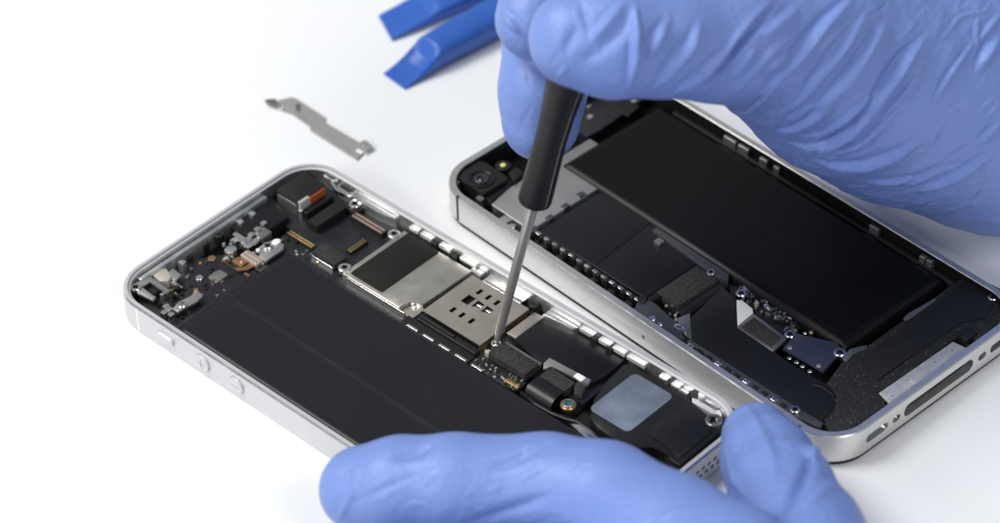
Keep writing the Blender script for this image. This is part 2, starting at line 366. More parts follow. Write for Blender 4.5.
# battery, wrapped in soft black film with a lengthwise crease
def pillow(name, x0, x1, y0, y1, z0, z1, rad, m, parent, crease=None, nx=40, ny=60, sag=.12, seed=1):
    rs = np.random.default_rng(seed); vs, fs = [], []
    ph = rs.uniform(0, 6.28, 6)
    for j in range(ny+1):
        for i in range(nx+1):
            u, v = i/nx, j/ny; x, y = x0+(x1-x0)*u, y0+(y1-y0)*v
            e = min(x-x0, x1-x, y-y0, y1-y); zz = z1
            if e < rad: zz = z1-rad+math.sqrt(max(0, rad*rad-(rad-e)**2))
            else:
                zz += sag*(.4*math.sin(.16*x+ph[0]+.05*y)+.3*math.sin(.11*y+ph[1])+.2*math.sin(.31*x-.2*y+ph[2]))*min(1, (e-rad)/4)
                if crease:
                    for cx, wd, am in crease: zz += am*math.exp(-((x-cx-.0*y)/wd)**2)*min(1, (e-rad)/3)
            vs.append((x, y, zz))
    N = nx+1
    for j in range(ny):
        for i in range(nx): fs.append((j*N+i, j*N+i+1, (j+1)*N+i+1, (j+1)*N+i))
    b = [j*N for j in range(ny+1)]
    border = [i for i in range(N)]+[j*N+nx for j in range(1, ny+1)]+[ny*N+i for i in range(nx-1, -1, -1)]+[j*N for j in range(ny-1, 0, -1)]
    n0 = len(vs); vs += [(vs[k][0], vs[k][1], z0) for k in border]; nb = len(border)
    for k in range(nb): fs.append((border[(k+1) % nb], border[k], n0+k, n0+(k+1) % nb))
    fs.append(tuple(n0+nb-1-k for k in range(nb)))
    return fromlists(name, vs, fs, m, parent, True)
pillow('battery', -26.9, 5.1, -44, 43.9, 1.3, 5.1, 1.3, 'battery', p1, crease=[(-12.6, .9, .2)], nx=96)

# boards
prism('logic_board', [(5.6, 44.6), (-2, 44.6), (-2, 49.5), (12, 49.5), (12, 60), (26.9, 60), (26.9, -32), (12.5, -32), (12.5, -20), (5.6, -9)], 1.25, 3.0, 'pcb', p1, .05)
prism('button_flex_board', [(-27, 44.6), (-2.4, 44.6), (-2.4, 54), (-10, 59.5), (-22, 59.5), (-27, 55)], 1.25, 2.9, 'pcb', p1, .05)
# camera module
cx0, cx1, cy0, cy1 = squared([U1(*c, 6.4) for c in ((274.9, 190), (303.5, 171.5), (326.5, 185.8), (297.8, 203))])
cm = prism('camera_module', rectpoly(cx0, cx1, cy0, cy1, .5), 1.3, 6.4, 'black', p1, .2)
prism('camera_side_plate', [(cx0-.25, cy0+.4), (cx0-.01, cy0+.4), (cx0-.01, cy1-.8), (cx0-.25, cy1-.8)], 2.0, 5.9, 'grey', cm, .05)
disc('camera_rivet', cx0+.1, cy0-.5, 5.2, .65, 2.2, 'bright', p1)
box('camera_flex', cx0+3.3, cx1-.6, cy0-.35, cy0+.15, 3, 6.2, 'orange', cm, .1)
box('camera_tape', cx0+.2, cx0+3.2, cy0-.30, cy0+.5, 3.6, 6.45, 'greytape', cm, .1)
box('camera_tail', cx0+.3, cx1, cy0-2.2, cy0-.4, 1.5, 4.6, 'gloss', cm, .2)
qbox('connector_cover', U1, ((305, 220), (339, 201.6), (348, 207), (316.4, 226)), 5.0, 2.2, 'black', p1, .35, .3)
# front camera / earpiece plate
qpoly('earpiece_plate', U1, ((230, 226), (239, 213), (270.6, 195.5), (289, 217), (262, 234), (253, 240)), 4.4, 2.9, 'gloss', p1, .15)
# right-hand top corner: cast pocket wall with screw; black slabs stand for two shaded holes
for c, rx in (((331.5, 176), 2.0), ((347, 188.5), 2.4)):
    P = U1(*c, 5.6); prism('screw_pocket', rectpoly(P[0]-1.1, P[0]+1.1, P[1]-rx, P[1]+rx, 1.0), 1.3, 5.6, 'chrome', p1, .3)
    prism('pocket_hole_shade', rectpoly(P[0]-.75, P[0]+.75, P[1]-rx+.4, P[1]+rx-.4, .7), 5.0, 5.63, 'black', p1, 0)
strip('pocket_rib', [U1(333, 183, 5.4), U1(338, 190, 5.5), U1(347, 194.5, 5.5), U1(355, 193, 5.5)], (0, 0, 1), .9, .7, 'bright', p1)
P = U1(355, 203, 4.9); screw(P[0], P[1], 4.9, 1.35, p1, 'bright', 2)
box('corner_bracket', P[0]-1.9, P[0]+1.8, P[1]-1.9, P[1]+2.0, 1.3, 4.2, 'black', p1, .3, .8)
# connectors on the board
def connector(Uf, corners, z, parent, frame='black', pin='gold', h=1.0, ends=True):
    x0, x1, y0, y1 = squared([Uf(*c, z) for c in corners])
    o = box('connector', x0, x1, y0, y1, z-h, z-.18, frame, parent, .1, .15)
    lx = x1-x0 > y1-y0; t = .16*min(x1-x0, y1-y0)
    if lx:
        for ya in (y0+t, y1-2.4*t): box('contact_row', x0+.35, x1-.35, ya, ya+1.4*t, z-.25, z, pin, o, .05)
    else:
        for xa in (x0+t, x1-2.4*t): box('contact_row', xa, xa+1.4*t, y0+.35, y1-.35, z-.25, z, pin, o, .05)
    return o
connector(U1, ((284.9, 231.7), (290.6, 229.7), (317.9, 244.6), (312, 249)), 3.9, p1, 'black', 'gold')
connector(U1, ((349.6, 215), (355, 212.5), (388.8, 227.8), (382, 235.4)), 4.1, p1, 'black', 'pink', 1.3)
connector(U1, ((346, 248.8), (365, 237.6), (369, 241), (348.7, 253)), 3.8, p1, 'black', 'gold')
connector(U1, ((240.5, 254), (247.6, 249), (263.4, 259), (256, 264.6)), 4.1, p1, 'beige', 'pink')
o = qbox('connector_cover', U1, ((312, 252), (323.6, 242.5), (346.5, 256), (335, 265)), 4.6, 1.6, 'foam', p1, .2, .2)
x0, x1, y0, y1 = squared([U1(*c, 4.6) for c in ((312, 252), (323.6, 242.5), (346.5, 256), (335, 265))])
box('cover_edge', x0-.4, x0-.02, y0+.2, y1-.2, 3.0, 3.9, 'bright', p1, .1)
# clips, pads and clamp pieces at the top left
def blob(Uf, c, z, sx, sy, h, m, name='spring_clip', parent=None, r=.25, bev=.15):
    P = Uf(*c, z); return prism(name, rectpoly(P[0]-sx/2, P[0]+sx/2, P[1]-sy/2, P[1]+sy/2, min(r, sx*.45, sy*.45)), z-h, z, m, parent or p1, bev)
qpoly('clamp_plate', U1, ((232, 234), (236, 231), (250, 241), (258, 236), (260, 240), (247, 248)), 4.6, .5, 'bright', p1)
for c in ((248, 238.5), (251, 234), (257, 228.5), (263.5, 222.5), (244, 241)): blob(U1, c, 5.3, 1.3, 1.1, 2.3, 'bright')
blob(U1, (263, 233), 4.8, 3.0, 2.4, 1.5, 'grey', 'clamp_block')
qpoly('screw_bracket', U1, ((262, 246), (271, 240), (284, 244), (283, 249), (266, 261), (258, 258)), 4.2, .6, 'silver', p1)
P = U1(267.5, 245.5, 4.6); screw(P[0], P[1], 4.7, 1.15, p1, 'bright', .8)
blob(U1, (276, 241.5), 4.6, 2.1, 1.5, .8, 'white', 'solder_pad', r=.7)
blob(U1, (258, 249.5), 4.1, .9, .9, .5, 'white', 'solder_pad', r=.4)
blob(U1, (230.5, 249), 4.2, 2.4, 2.2, 1.6, 'chrome', 'spring_clip', r=.8)
qbox('gold_pad', U1, ((232, 260), (239, 256), (247, 262), (240.5, 267.5)), 3.5, .7, 'copper', p1, .1, .3)
P = U1(211.8, 257.8, 3.1); disc('copper_pad', P[0], P[1], 3.1, .85, .3, 'copper', p1)
P = U1(200.3, 262.4, 3.1); disc('copper_pad', P[0], P[1], 3.1, .4, .3, 'copper', p1)
P = U1(217.5, 276, 3.3); g0 = box('mesh_pad', P[0]-1.6, P[0]+1.9, P[1]-1.4, P[1]+1.4, 2.8, 3.2, 'grey', p1, .1, .5)
for i in range(5):
    for j in range(4): box('mesh_dot', P[0]-1.3+i*.65, P[0]-1.0+i*.65, P[1]-1.1+j*.6, P[1]-.75+j*.6, 3.15, 3.32, 'silver', g0, 0)
P = U1(199.4, 277.6, 3.2); disc('solder_pad', P[0], P[1], 3.3, .8, .5, 'bright', p1)
P = U1(218.4, 233, 4.8); frombm('lens_ring', lathe_bm([(1.2, -2), (1.2, -.2), (.9, 0), (.55, -.3), (.02, -.35)], 24, (P[0], P[1], 4.8)), 'black', p1, 40)  # black ring put in for the darkness of a round wall hole
for c, s in (((204.6, 243), 1.5), ((190, 256), 1.0), ((175, 262), .9)): blob(U1, c, 3.9, s*1.2, s, 2.4, 'black', 'plug', r=.6)
# top wall ledge with the power button bracket
box('button_rail', -22, 14, 59.0, 60.2, 1.3, 5.6, 'chrome', p1, .2)
for c in ((182, 262), (240, 221), (252, 213)): blob(U1, c, 5.0, 1.2, 1.4, 3, 'chrome', 'rail_tab')
# top-left corner hardware
qpoly('power_button_bracket', U1, ((153, 275), (158, 269), (166, 268), (172, 276), (168, 281), (160, 281)), 5.0, 3.2, 'beige', p1, .2)
qpoly('bracket_tab', U1, ((168, 272), (173, 268), (181.5, 275), (176, 280), (171, 279)), 4.6, .5, 'silver', p1)
qpoly('corner_plate', U1, ((130, 285), (135, 283), (149, 276), (152, 278), (170, 290.5), (167, 293), (150, 281.5), (141, 287), (156, 297), (153, 300), (138, 293)), 5.4, .6, 'silver', p1, .12)
P = U1(135.5, 287, 5.8); screw(P[0], P[1], 5.9, 1.1, p1, 'bright', .7)
blob(U1, (153, 288), 4.3, 3.5, 3.2, 2.5, 'black', 'mute_mechanism')
for c in ((164, 312), (169, 309), (171, 314), (166, 306)): blob(U1, c, 5.0, 1.3, 1.2, 2.4, 'bright')
qpoly('vibrator_clamp', U1, ((172, 309), (178, 302), (192, 296), (194, 291), (197, 289), (203, 296), (196, 302), (184, 308), (178, 312)), 4.7, .5, 'silver', p1, .12)
P = U1(182.5, 304.5, 4.8); screw(P[0], P[1], 5.0, 1.0, p1, 'bright', .5)
P = U1(196, 290, 4.9); disc('gold_stud', P[0], P[1], 5.0, .55, .6, 'gold', p1)
smd(p1, [(random.uniform(-24, -4), random.uniform(45.2, 56)) for _ in range(46)], 2.88, ('black', 'grey', 'black', 'copper', 'black'))
smd(p1, [(random.uniform(-1, 10.5), random.uniform(45, 49)) for _ in range(14)], 2.98, ('black', 'beige', 'grey'))

def px_spots(n, x0, y0, x1, y1, z):
    return [tuple(U1(random.uniform(x0, x1), random.uniform(y0, y1), z)[:2]) for _ in range(n)]
smd(p1, px_spots(22, 222, 240, 262, 262, 3.6), 3.0, ('bright', 'silver', 'gold', 'beige', 'black'), .5, 1.3, .4, 1.0)
smd(p1, px_spots(16, 150, 276, 182, 300, 3.6), 3.0, ('bright', 'silver', 'gold', 'black'), .5, 1.4, .4, 1.4)
smd(p1, px_spots(14, 290, 250, 345, 268, 3.2), 2.98, ('grey', 'gold', 'black', 'beige'), .3, .8, .2, .4)
strip('brown_flex', [(*U1(225, 262, 3.6)[:2], 3.3), (*U1(236, 270, 3.6)[:2], 3.6), (*U1(246, 268, 3.6)[:2], 3.4), (*U1(254, 263, 3.6)[:2], 3.3)], (0, 1, 0), 1.3, .15, 'copper', p1)
# EMI shield with dark sticker
sx0, sx1, sy0, sy1 = 7.9, 26.3, 10.9, 30.4
ZS = 4.5
sh = prism('emi_shield', [(sx0, sy0+3.0), (sx0+3.0, sy0+3.0), (sx0+3.9, sy0+.1), (sx1, sy0-.2), (sx1, sy1), (sx0, sy1)], 2.95, ZS, 'shield', p1, .25)
prism('shield_tongue', [(sx0+.1, sy0-.4), (sx0+4.2, sy0-.4), (sx0+4.2, sy0+2.9), (sx0+.1, sy0+2.9)], 2.95, 3.5, 'simcan', p1, .1)
P = U1(416.5, 305, 3.6); screw(P[0], P[1], 3.95, 1.25, p1, 'bright', .7)
box('shield_edge', sx0-.35, sx0-.01, sy0+1.2, sy1-1.5, 3.1, 4.35, 'bright', p1, .1)
stx0, stx1, sty0, sty1 = squared([U1(*c, 4.7) for c in ((409.2, 233.4), (440.7, 250.6), (379.6, 292.6), (351, 271.5))])
prism('shield_sticker', rectpoly(stx0, stx1-.2, sty0, sty1, .25), ZS+.01, ZS+.28, 'sticker', p1, .12)
for c in ((344.5, 267.3), (394, 233.5)): P = U1(*c, 4.7); standoff(P[0], P[1], 4.8, 1.35, p1)
# SIM reader can: a plate with punched openings
mx0, mx1, my0, my1 = squared([U1(*c, 4.9) for c in ((425.5, 308.4), (472.5, 275), (528, 308.4), (478, 348))])
def hole(c, sx, sy):
    P = U1(*c, 4.9); return (P[0]-sx/2, P[0]+sx/2, P[1]-sy/2, P[1]+sy/2)
hs = [hole((468.4, 299.7), 2.6, 2.0), hole((478.3, 304.9), 2.2, 1.9), hole((487.3, 310.4), 2.2, 1.9), hole((479.6, 291.8), 1.7, .9), hole((488.5, 297.2), 1.7, .9), hole((497, 302.7), 1.7, .9),
      hole((453, 309.7), 1.7, .9), hole((462, 315), 1.7, .9), hole((471.6, 320.9), 1.7, .9)]
sr = plate_holes('sim_reader', mx0, mx1, my0, my1, 4.65, 4.9, hs, 'simcan', p1)
box('reader_side', mx0+.15, mx1-.1, my0+.02, my0+.5, 3.0, 4.64, 'gold', sr, 0)
box('reader_body', mx0+.2, mx1-.2, my0+.6, my1-.1, 2.9, 3.9, 'black', sr, 0)
for h_ in hs[1:3]:
    for k in (0, 1): box('sim_contact', h_[0]+.2+k*1.0, h_[0]+.9+k*1.0, h_[2]+.15, h_[3]-.15, 3.85, 4.45, 'bright', sr, .15)
for c in ((433, 309), (447, 318), (461, 327), (442, 312.5)): blob(U1, c, 4.5, .9, 1.5, 1.2, 'grey', 'reader_latch', r=.1)
# slotted black edge strip along the battery
es = prism('edge_strip', [(5.35, 11.5), (8.2, 11.5), (8.2, -7.3), (5.35, -7.3)], 2.95, 3.9, 'black', p1, .15)
for k in range(5):
    y = 9.6-k*4.5; box('edge_clip', 5.5, 6.15, y-3.0, y, 3.8, 4.15, 'bright', es, .1)
prism('latch_arm', [(9.0, 9.2), (9.9, 9.2), (9.5, -.5), (8.9, -.5)], 3.9, 4.6, 'black', p1, .15)
prism('latch_foot', [(8.4, 9.3), (9.9, 9.3), (10.0, -6.8), (8.4, -6.8)], 2.95, 4.1, 'black', p1, .2)
# SIM tray sheet by the right wall
qbox('sim_tray_sheet', U1, ((481, 281), (494, 272), (534, 294), (520.7, 303)), 4.2, .4, 'bright', p1, .1, grow=0)
P = U1(534, 303, 5.2); frombm('rubber_stud', lathe_bm([(1.25, -2.3), (1.25, -.3), (.95, 0), (.02, 0)], 20, (P[0], P[1], 5.3)), 'black', p1, 40)
box('stud_base', P[0]-1.9, P[0]+1.3, P[1]-1.3, P[1]+1.4, 2.9, 3.9, 'black', p1, .2)
# clips on the right inner wall
for c, l in (((417, 226), 2.5), ((427, 235), 3.2), ((445, 246.5), 3.2), ((468, 260.5), 4.4), ((580, 336), 3.6), ((598, 346.5), 3.0), ((612, 355), 3.2), ((630, 364.5), 4.6)):
    P = U1(*c, 5.6); o = box('wall_clip', 27.0, 27.75, P[1]-l/2, P[1]+l/2, 4.6, 5.5, 'clip', p1, .06)
for c in ((436, 241.5), (456, 254), (590, 341), (605, 351)):
    P = U1(*c, 5.2); box('wall_block', 26.6, 27.7, P[1]-.8, P[1]+.8, 3.2, 5.3, 'black', p1, .2)
prism('wall_lug', [(26.0, 8.3), (27.75, 8.3), (27.75, 11.8), (26.2, 11.2)], 2.95, 4.6, 'chrome', p1, .2)
prism('wall_lug', [(25.6, -9.5), (27.75, -9.5), (27.75, -18), (26.4, -17)], 2.95, 4.9, 'chrome', p1, .3)
prism('corner_wall', [(26.2, 47), (27.75, 47), (27.75, 33.5), (26.9, 33.5), (26.2, 38)], 1.3, 5.5, 'chrome', p1, .3)
# lower board: insulating strip, film, foam pads and flex
qbox('insulator_strip', U1, ((506, 332), (535.4, 312.6), (544.5, 317), (515.4, 338)), 4.3, .5, 'simcan', p1, .08)
qpoly('antenna_film', U1, ((514, 339.5), (544.5, 317), (626, 358), (607, 375), (590, 384), (552, 360), (541, 364)), 4.25, 1.2, 'gloss', p1, .12)
pd = qbox('foam_pad', U1, ((488.4, 351.6), (503, 342.5), (541, 364.2), (523, 374.6)), 5.2, 1.7, 'foam', p1, .2, .2)
x0, x1, y0, y1 = squared([U1(*c, 5.2) for c in ((488.4, 351.6), (503, 342.5), (541, 364.2), (523, 374.6))])
box('pad_lip', x1+.02, x1+.75, y0, y1-.2, 3.0, 5.0, 'grey', p1, .15)
T_ = U(496, 343, 4.6); screw(T_[0], T_[1], 4.75, 1.05, p1, 'bright', 1.6); blob(U1, (488, 351.5), 4.5, 1.1, 1.3, 1.3, 'beige', 'bracket_tab', r=.4)
prism('connector_board', [(5.7, -7.6), (9.4, -7.6), (9.4, -20), (6.4, -20), (5.7, -17)], 2.9, 3.7, 'pcb', p1, .05)
smd(p1, [(random.uniform(6, 9.2), random.uniform(-19.5, -8)) for _ in range(46)], 3.7, ('gold', 'bright', 'black', 'beige', 'grey'), .25, .7, .15, .4)
qbox('gold_edge', U1, ((504, 380), (508, 377.5), (521, 386), (517, 388.5)), 4.0, .6, 'gold', p1, .1)
mb = qpoly('flex_clamp', U1, ((543, 369), (543.5, 363), (549.4, 357.5), (591, 379.5), (588, 385), (552, 366), (548, 368)), 4.9, .55, 'shield', p1, .15)
blob(U1, (579.5, 377), 5.0, 1.4, 2.2, .3, 'white', 'clamp_window', r=.2)
qbox('foam_pad', U1, ((540, 375.7), (551.5, 367.3), (574.6, 383), (564, 391.5)), 4.8, 1.6, 'foam', p1, .2, .2)
qpoly('foam_pad', U1, ((574, 384), (579, 380), (586, 386), (582, 395), (574, 394)), 4.4, 1.2, 'foam', p1, .2)
A, B = U1(531, 383.5, 4.6), U1(558, 399.5, 4.4)
strip('flex_ribbon', [(11.7, -24.6, 4.3), (10.6, -24.6, 4.55), (9.4, -24.7, 4.6), (8.4, -24.7, 4.3), (7.6, -24.8, 3.6), (7.2, -24.8, 2.7)], (0, 1, 0), 6.9, .25, 'gloss', p1)
P = U1(568.3, 404, 4.6); frombm('brass_washer', lathe_bm([(1.6, -.7), (1.6, -.1), (1.5, 0), (1.25, 0), (1.2, -.2), (.02, -.2)], 28, (P[0], P[1], 4.6)), 'gold', p1, 40)
screw(P[0], P[1], 5.0, 1.25, p1, 'grey', .8, recess='teal')
arc = [U1(*c, 3.9) for c in ((521, 392), (536, 404), (552, 413), (566, 418), (577, 421), (590, 429), (601, 440), (607, 449))]
prism('chrome_fin', [tuple(U1(*c, 4.3)[:2]) for c in ((568, 423), (579, 424), (592, 431.5), (602, 441), (608, 450), (600, 449), (588, 440))], 1.3, 4.3, 'bright', p1, .25)
vs, fs = tube_path([(p[0], p[1], 3.6) for p in arc], .55, 8); fromlists('cable', vs, fs, 'gloss', p1, True)
box('lower_tray', 5.8, 12, -60, -33, 1.25, 2.4, 'black', p1, .2)
# loudspeaker module
spoly = [tuple(U1(*c, 5.1)[:2]) for c in ((592, 409), (594, 398), (607, 381), (622, 366), (627, 363), (653, 378), (687, 396), (708, 415), (719, 433), (680, 466), (668, 458), (664, 451), (653, 446), (643, 446), (632, 452), (618, 440), (597, 427), (590, 418))]
sp = prism('speaker_module', spoly, 1.3, 5.1, 'speaker', p1, .4)
x0, x1, y0, y1 = squared([U1(*c, 5.15) for c in ((634.8, 371.8), (673.8, 397), (626.7, 433.8), (590, 408.5))])
prism('speaker_film', rectpoly(x0, x1, y0, y1, 1.3, 8), 5.105, 5.2, 'label', sp, .04)
prism('speaker_panel', [tuple(U1(*c, 5.3)[:2]) for c in ((649, 432), (654, 425), (690, 401), (704, 414), (712, 432), (680, 458), (671, 450), (662, 442), (652, 438))], 5.1, 5.35, 'speaker', sp, .12)
P = U1(714, 420.5, 5.4); screw(P[0], P[1], 5.7, 1.75, p1, 'grey', 3.5)
P = U1(703, 393.5, 6.2); disc('guide_pin', P[0], P[1], 6.2, .9, 1.5, 'white', p1)
prism('corner_tab', [tuple(U1(*c, 5.2)[:2]) for c in ((692, 397), (700, 401), (716, 405), (722, 413), (722, 424), (717, 424), (715, 415), (706, 410), (692, 402))], 1.3, 5.2, 'alu', p1, .2)
prism('corner_slot', rectpoly(U1(709, 402, 5.5)[0]-.9, U1(709, 402, 5.5)[0]+.9, U1(709, 402, 5.5)[1]-2.6, U1(709, 402, 5.5)[1]+2.2, .85), 1.3, 5.6, 'grey', p1, .2)
for c in ((664, 377), (676, 385), (684, 391)): blob(U1, c, 5.2, 1.3, 2.0, 3, 'chrome', 'wall_tab', r=.3)

# ================================================================== PHONE 2 : steel-banded handset lying face down, back removed
p2 = thing('smartphone', 'steel-banded black smartphone lying open beside the silver one, its back cover removed', 'smartphone', (P2X, P2Y, 0), P2A)
HW2, HL2, RC2 = 29.3, 57.6, 9.2
yb = -HL2
def bx(px, py): return to2(UYr(px, py))
def UYr(px, py):
    # intersection with the plane of phone 2's bottom end
    c, s = math.cos(P2A), math.sin(P2A); n = np.array([-s, c, 0.]); O = np.array([P2X, P2Y, 0.]) + n*(-HL2)
    d = ray(px, py); return CAM + d*(((O-CAM)@n)/(d@n))
cuts = []
zc = 4.6
def slot(pxa, pxb, hz):
    a, b = bx(*pxa), bx(*pxb); cuts.append(cut_capsule_y((a[0]+b[0])/2, zc, abs(b[0]-a[0])/2, hz, yb-1, yb+2.2))
slot((866, 443), (888, 425), 1.0); slot((892, 426), (900, 420), .85); slot((978, 362), (986, 355), .85); slot((990, 352), (1012, 335), 1.0)
a, b = bx(904, 414), bx(973, 364); cuts.append(cut_capsule_y((a[0]+b[0])/2, zc, abs(b[0]-a[0])/2, 1.55, yb-1, yb+2.2))
P = to2(UX(0, 0, 0))
cuts.append(cut_capsule_x(-6.2, 4.2, .45, .45, -30.5, -28.3))
fr = shell('steel_band', HW2, HL2, RC2, [(.5, 1.25), (.12, 1.4), (0, 1.75), (0, 7.85), (.22, 8.1), (1.5, 8.1), (1.65, 7.95), (1.7, 2.2)],
      [0, 0, 0, 1, 0, 0, 2, 2], ['steel', 'chamfer', 'dark'], p2, cuts)
prism('front_glass', rr_ring(HW2, HL2, RC2, .9, 0), 0.0, 1.3, 'glass', p2, 0)
bz = [q[:2] for q in rr_ring(HW2, HL2, RC2, .45, 0)]
prism('glass_bezel', bz, .35, 1.24, 'black', p2, .1)
for y in (49.3, ):
    box('antenna_gap', -HW2-.01, -HW2+.6, y-.28, y+.28, 1.8, 8.12, 'black', p2, 0)
box('antenna_gap', -HW2-.01, -HW2+.6, -48.6, -48.05, 1.8, 8.12, 'black', p2, 0)
box('antenna_gap', HW2-.6, HW2+.01, 49.0, 49.55, 1.8, 8.12, 'black', p2, 0)
box('mid_plate', -27.3, 27.3, -55.4, 55.6, 2.25, 3.2, 'dark', p2, .2, 6)
# camera and flash
cxa, cxb, cya, cyb = squared([U2(*c, 7.4) for c in ((456.8, 176), (479.7, 159), (508.4, 177), (483, 195.7))])
c2 = prism('camera_module', rectpoly(cxa, cxb, cya, cyb, .6), 3.2, 7.4, 'black', p2, .35)
P = U2(481.5, 179, 7.5)
frombm('lens_ring', lathe_bm([(2.9, 0), (2.9, .35), (2.6, .45), (2.2, .1), (1.5, -.0), (1.45, .25), (.85, .22), (.75, .02), (.02, .02)], 36, (P[0], P[1], 7.35)), 'gloss', c2, 30)
frombm('lens_bezel', lathe_bm([(1.5, 0), (1.5, .3), (1.42, .36), (1.02, .36), (.95, .1), (.02, .1)], 30, (P[0], P[1], 7.4)), 'gun', c2, 30)
frombm('lens', lathe_bm([(.72, .1), (.6, .2), (.35, .27), (.02, .3)], 20, (P[0], P[1], 7.42)), 'lens', c2, 60)
P = U2(503, 164.7, 7.2); fl = disc('flash_housing', P[0], P[1], 7.1, 1.7, 3, 'black', p2); disc('flash_lamp', P[0], P[1], 7.25, .62, .4, 'flash', fl)
qpoly('camera_bracket', U2, ((508, 172), (516, 166), (524, 172), (514, 182)), 6.8, 3, 'black', p2, .3)
qpoly('camera_flex', U2, ((484, 196), (509, 178), (514, 182), (490, 204)), 6.3, 3, 'gloss', p2, .3)
blob(U2, (456, 182), 7.2, 1.4, 1.2, 3, 'grey', 'corner_clip', p2); blob(U2, (480, 198), 7.2, 1.3, 1.6, 3, 'grey', 'corner_clip', p2)
qpoly('top_trim', U2, ((452, 172), (462, 163), (497, 144), (530, 128), (533, 132), (497, 150), (466, 167), (457, 177)), 7.4, 4, 'black', p2, .3)
# grey shield by the camera and its clips
s2 = box('silver_shield', -24.0, 6.5, 32.4, 45.9, 3.2, 5.9, 'silver', p2, .2)
for k in range(4): P = U2(535+k*15.5, 228-k*11.5, 6.2); box('shield_clip', P[0]-1.1, P[0]+.6, P[1]-.7, P[1]+.6, 5.0, 6.25, 'gun', s2, .06)
blob(U2, (504, 220), 6.4, 3.0, 2.2, 3.0, 'bright', 'spring_clip', p2, .3, .3)
P = U2(512, 226, 6.6); disc('solder_pad', P[0], P[1], 6.7, .8, 2, 'bright', p2)
for c in ((500, 214), (520, 230)): blob(U2, c, 6.0, 1.6, 2.2, 3, 'black', 'spring_block', p2)
# black shield film and the toothed rails beside the band
fx0, fx1, fy0, fy1 = -23.0, -4.4, .7, 31.0
ff = prism('shield_film', [(fx0, fy1), (fx1, fy1+.4), (fx1-.6, fy0), (fx0+.9, fy0-.2)], 3.2, 6.0, 'gloss', p2, .15)
prism('shield_film_upper', [(fx0+.6, 14.6), (fx1, 16.5), (fx1, fy1-.5), (fx0+.1, fy1-.5)], 6.0, 6.12, 'gloss', ff, .05)
rl = box('shield_rail', fx0-.75, fx0-.05, fy0-.4, fy1+.4, 3.2, 6.15, 'grey', p2, .1)
for k in range(13):
    y = fy1-.6-k*2.42
    l1, l2 = random.uniform(.8, 1.35), random.uniform(.8, 1.3)
    box('rail_tooth', fx0-.95, fx0-.3, y-l1/2, y+l1/2, 4.6, 6.2, random.choice(('bright', 'silver', 'grey')), rl, .08)
    box('rail_block', fx0-1.35, fx0-.2, y-1.7, y-.75, 4.2, 6.35, 'black', rl, .1)
    box('frame_spring', -27.45, -26.75, y-.6-l2/2, y-.6+l2/2, 4.0, 6.0, random.choice(('bright', 'bright', 'silver')), rl, .12)
for k in range(6): box('spring_block', -26.1, -24.9, fy1-4-k*5.0-.9, fy1-4-k*5.0+.9, 3.2, 5.9, 'black', p2, .2)
# strip with tabs between film and battery
qpoly('battery_rail', U2, ((652, 230), (657, 227), (729, 274), (728, 280), (716, 276)), 6.4, 2.5, 'gun', p2, .15)
blob(U2, (659, 241), 6.5, 1.7, 1.7, 1, 'grey', 'rail_tab', p2); P = U2(711, 272, 6.6); standoff(P[0], P[1], 6.7, .95, p2, 'grey')
# foam pad and dark parts round it
qbox('foam_pad', U2, ((656, 290), (697.7, 266), (718, 280.6), (677, 306)), 6.0, 2.5, 'foam', p2, .2)
qpoly('flex_strip', U2, ((646, 297), (699, 263), (704, 266), (652, 302)), 5.7, 2.4, 'gloss', p2, .15)
qpoly('flex_strip', U2, ((678, 311), (720, 283), (727, 288), (684, 318)), 5.6, 2.3, 'gloss', p2, .15)
qpoly('band_ledge', U2, ((640, 297), (655, 303), (676, 322), (686, 340), (672, 336), (652, 322), (634, 309)), 6.6, 3.4, 'gun', p2, .2)
for c, r_ in (((652.5, 318.5), .75), ((660, 324), .6)): P = U2(*c, 6.7); disc('rivet', P[0], P[1], 6.85, r_, .4, 'bright', p2)
P = U2(642, 302, 6.2); disc('rubber_plug', P[0], P[1], 6.9, 1.0, 3, 'black', p2)
smd(p2, [tuple(U2(660+random.uniform(0, 24), 308+random.uniform(-3, 14), 5.2)[:2]) for _ in range(18)], 5.0, ('black', 'beige', 'grey'))
qpoly('grey_spacer', U2, ((677, 318), (690, 313), (692, 340), (680, 331)), 6.0, 2.6, 'grey', p2, .1)
for c in ((678, 326), (683, 329)): blob(U2, c, 6.7, 1.1, 1.6, 3, 'bright', 'spring_clip', p2)
# main black flex / antenna cover
qpoly('antenna_cover', U2, ((692, 342), (690, 318), (722, 287), (734, 296), (738, 326), (774, 352), (792, 365), (812, 376), (826, 384), (838, 398), (834, 412), (822, 421), (790, 408)), 6.2, 2.8, 'gloss', p2, .15)
qpoly('cover_lip', U2, ((686, 341), (690, 339), (796, 407), (824, 423), (820, 428), (790, 414)), 6.5, 3.1, 'gun', p2, .15)
for k in range(12): P = U2(690+k*9.3, 345.5+k*5.95, 6.7); box('lip_clip', P[0]-.55, P[0]+.55, P[1]-.7, P[1]+.7, 4, 6.75, 'black' if k % 3 else 'bright', p2, .15)
P = U2(795, 410, 6.9); screw(P[0], P[1], 7.2, 1.0, p2, 'bright', 1)
A = [U2(*c, 6.3) for c in ((812, 385), (822, 387), (832, 394), (837, 404), (833, 414), (824, 422))]
vs, fs = tube_path(A, .22, 6); fromlists('cover_bead', vs, fs, 'black', p2, True)
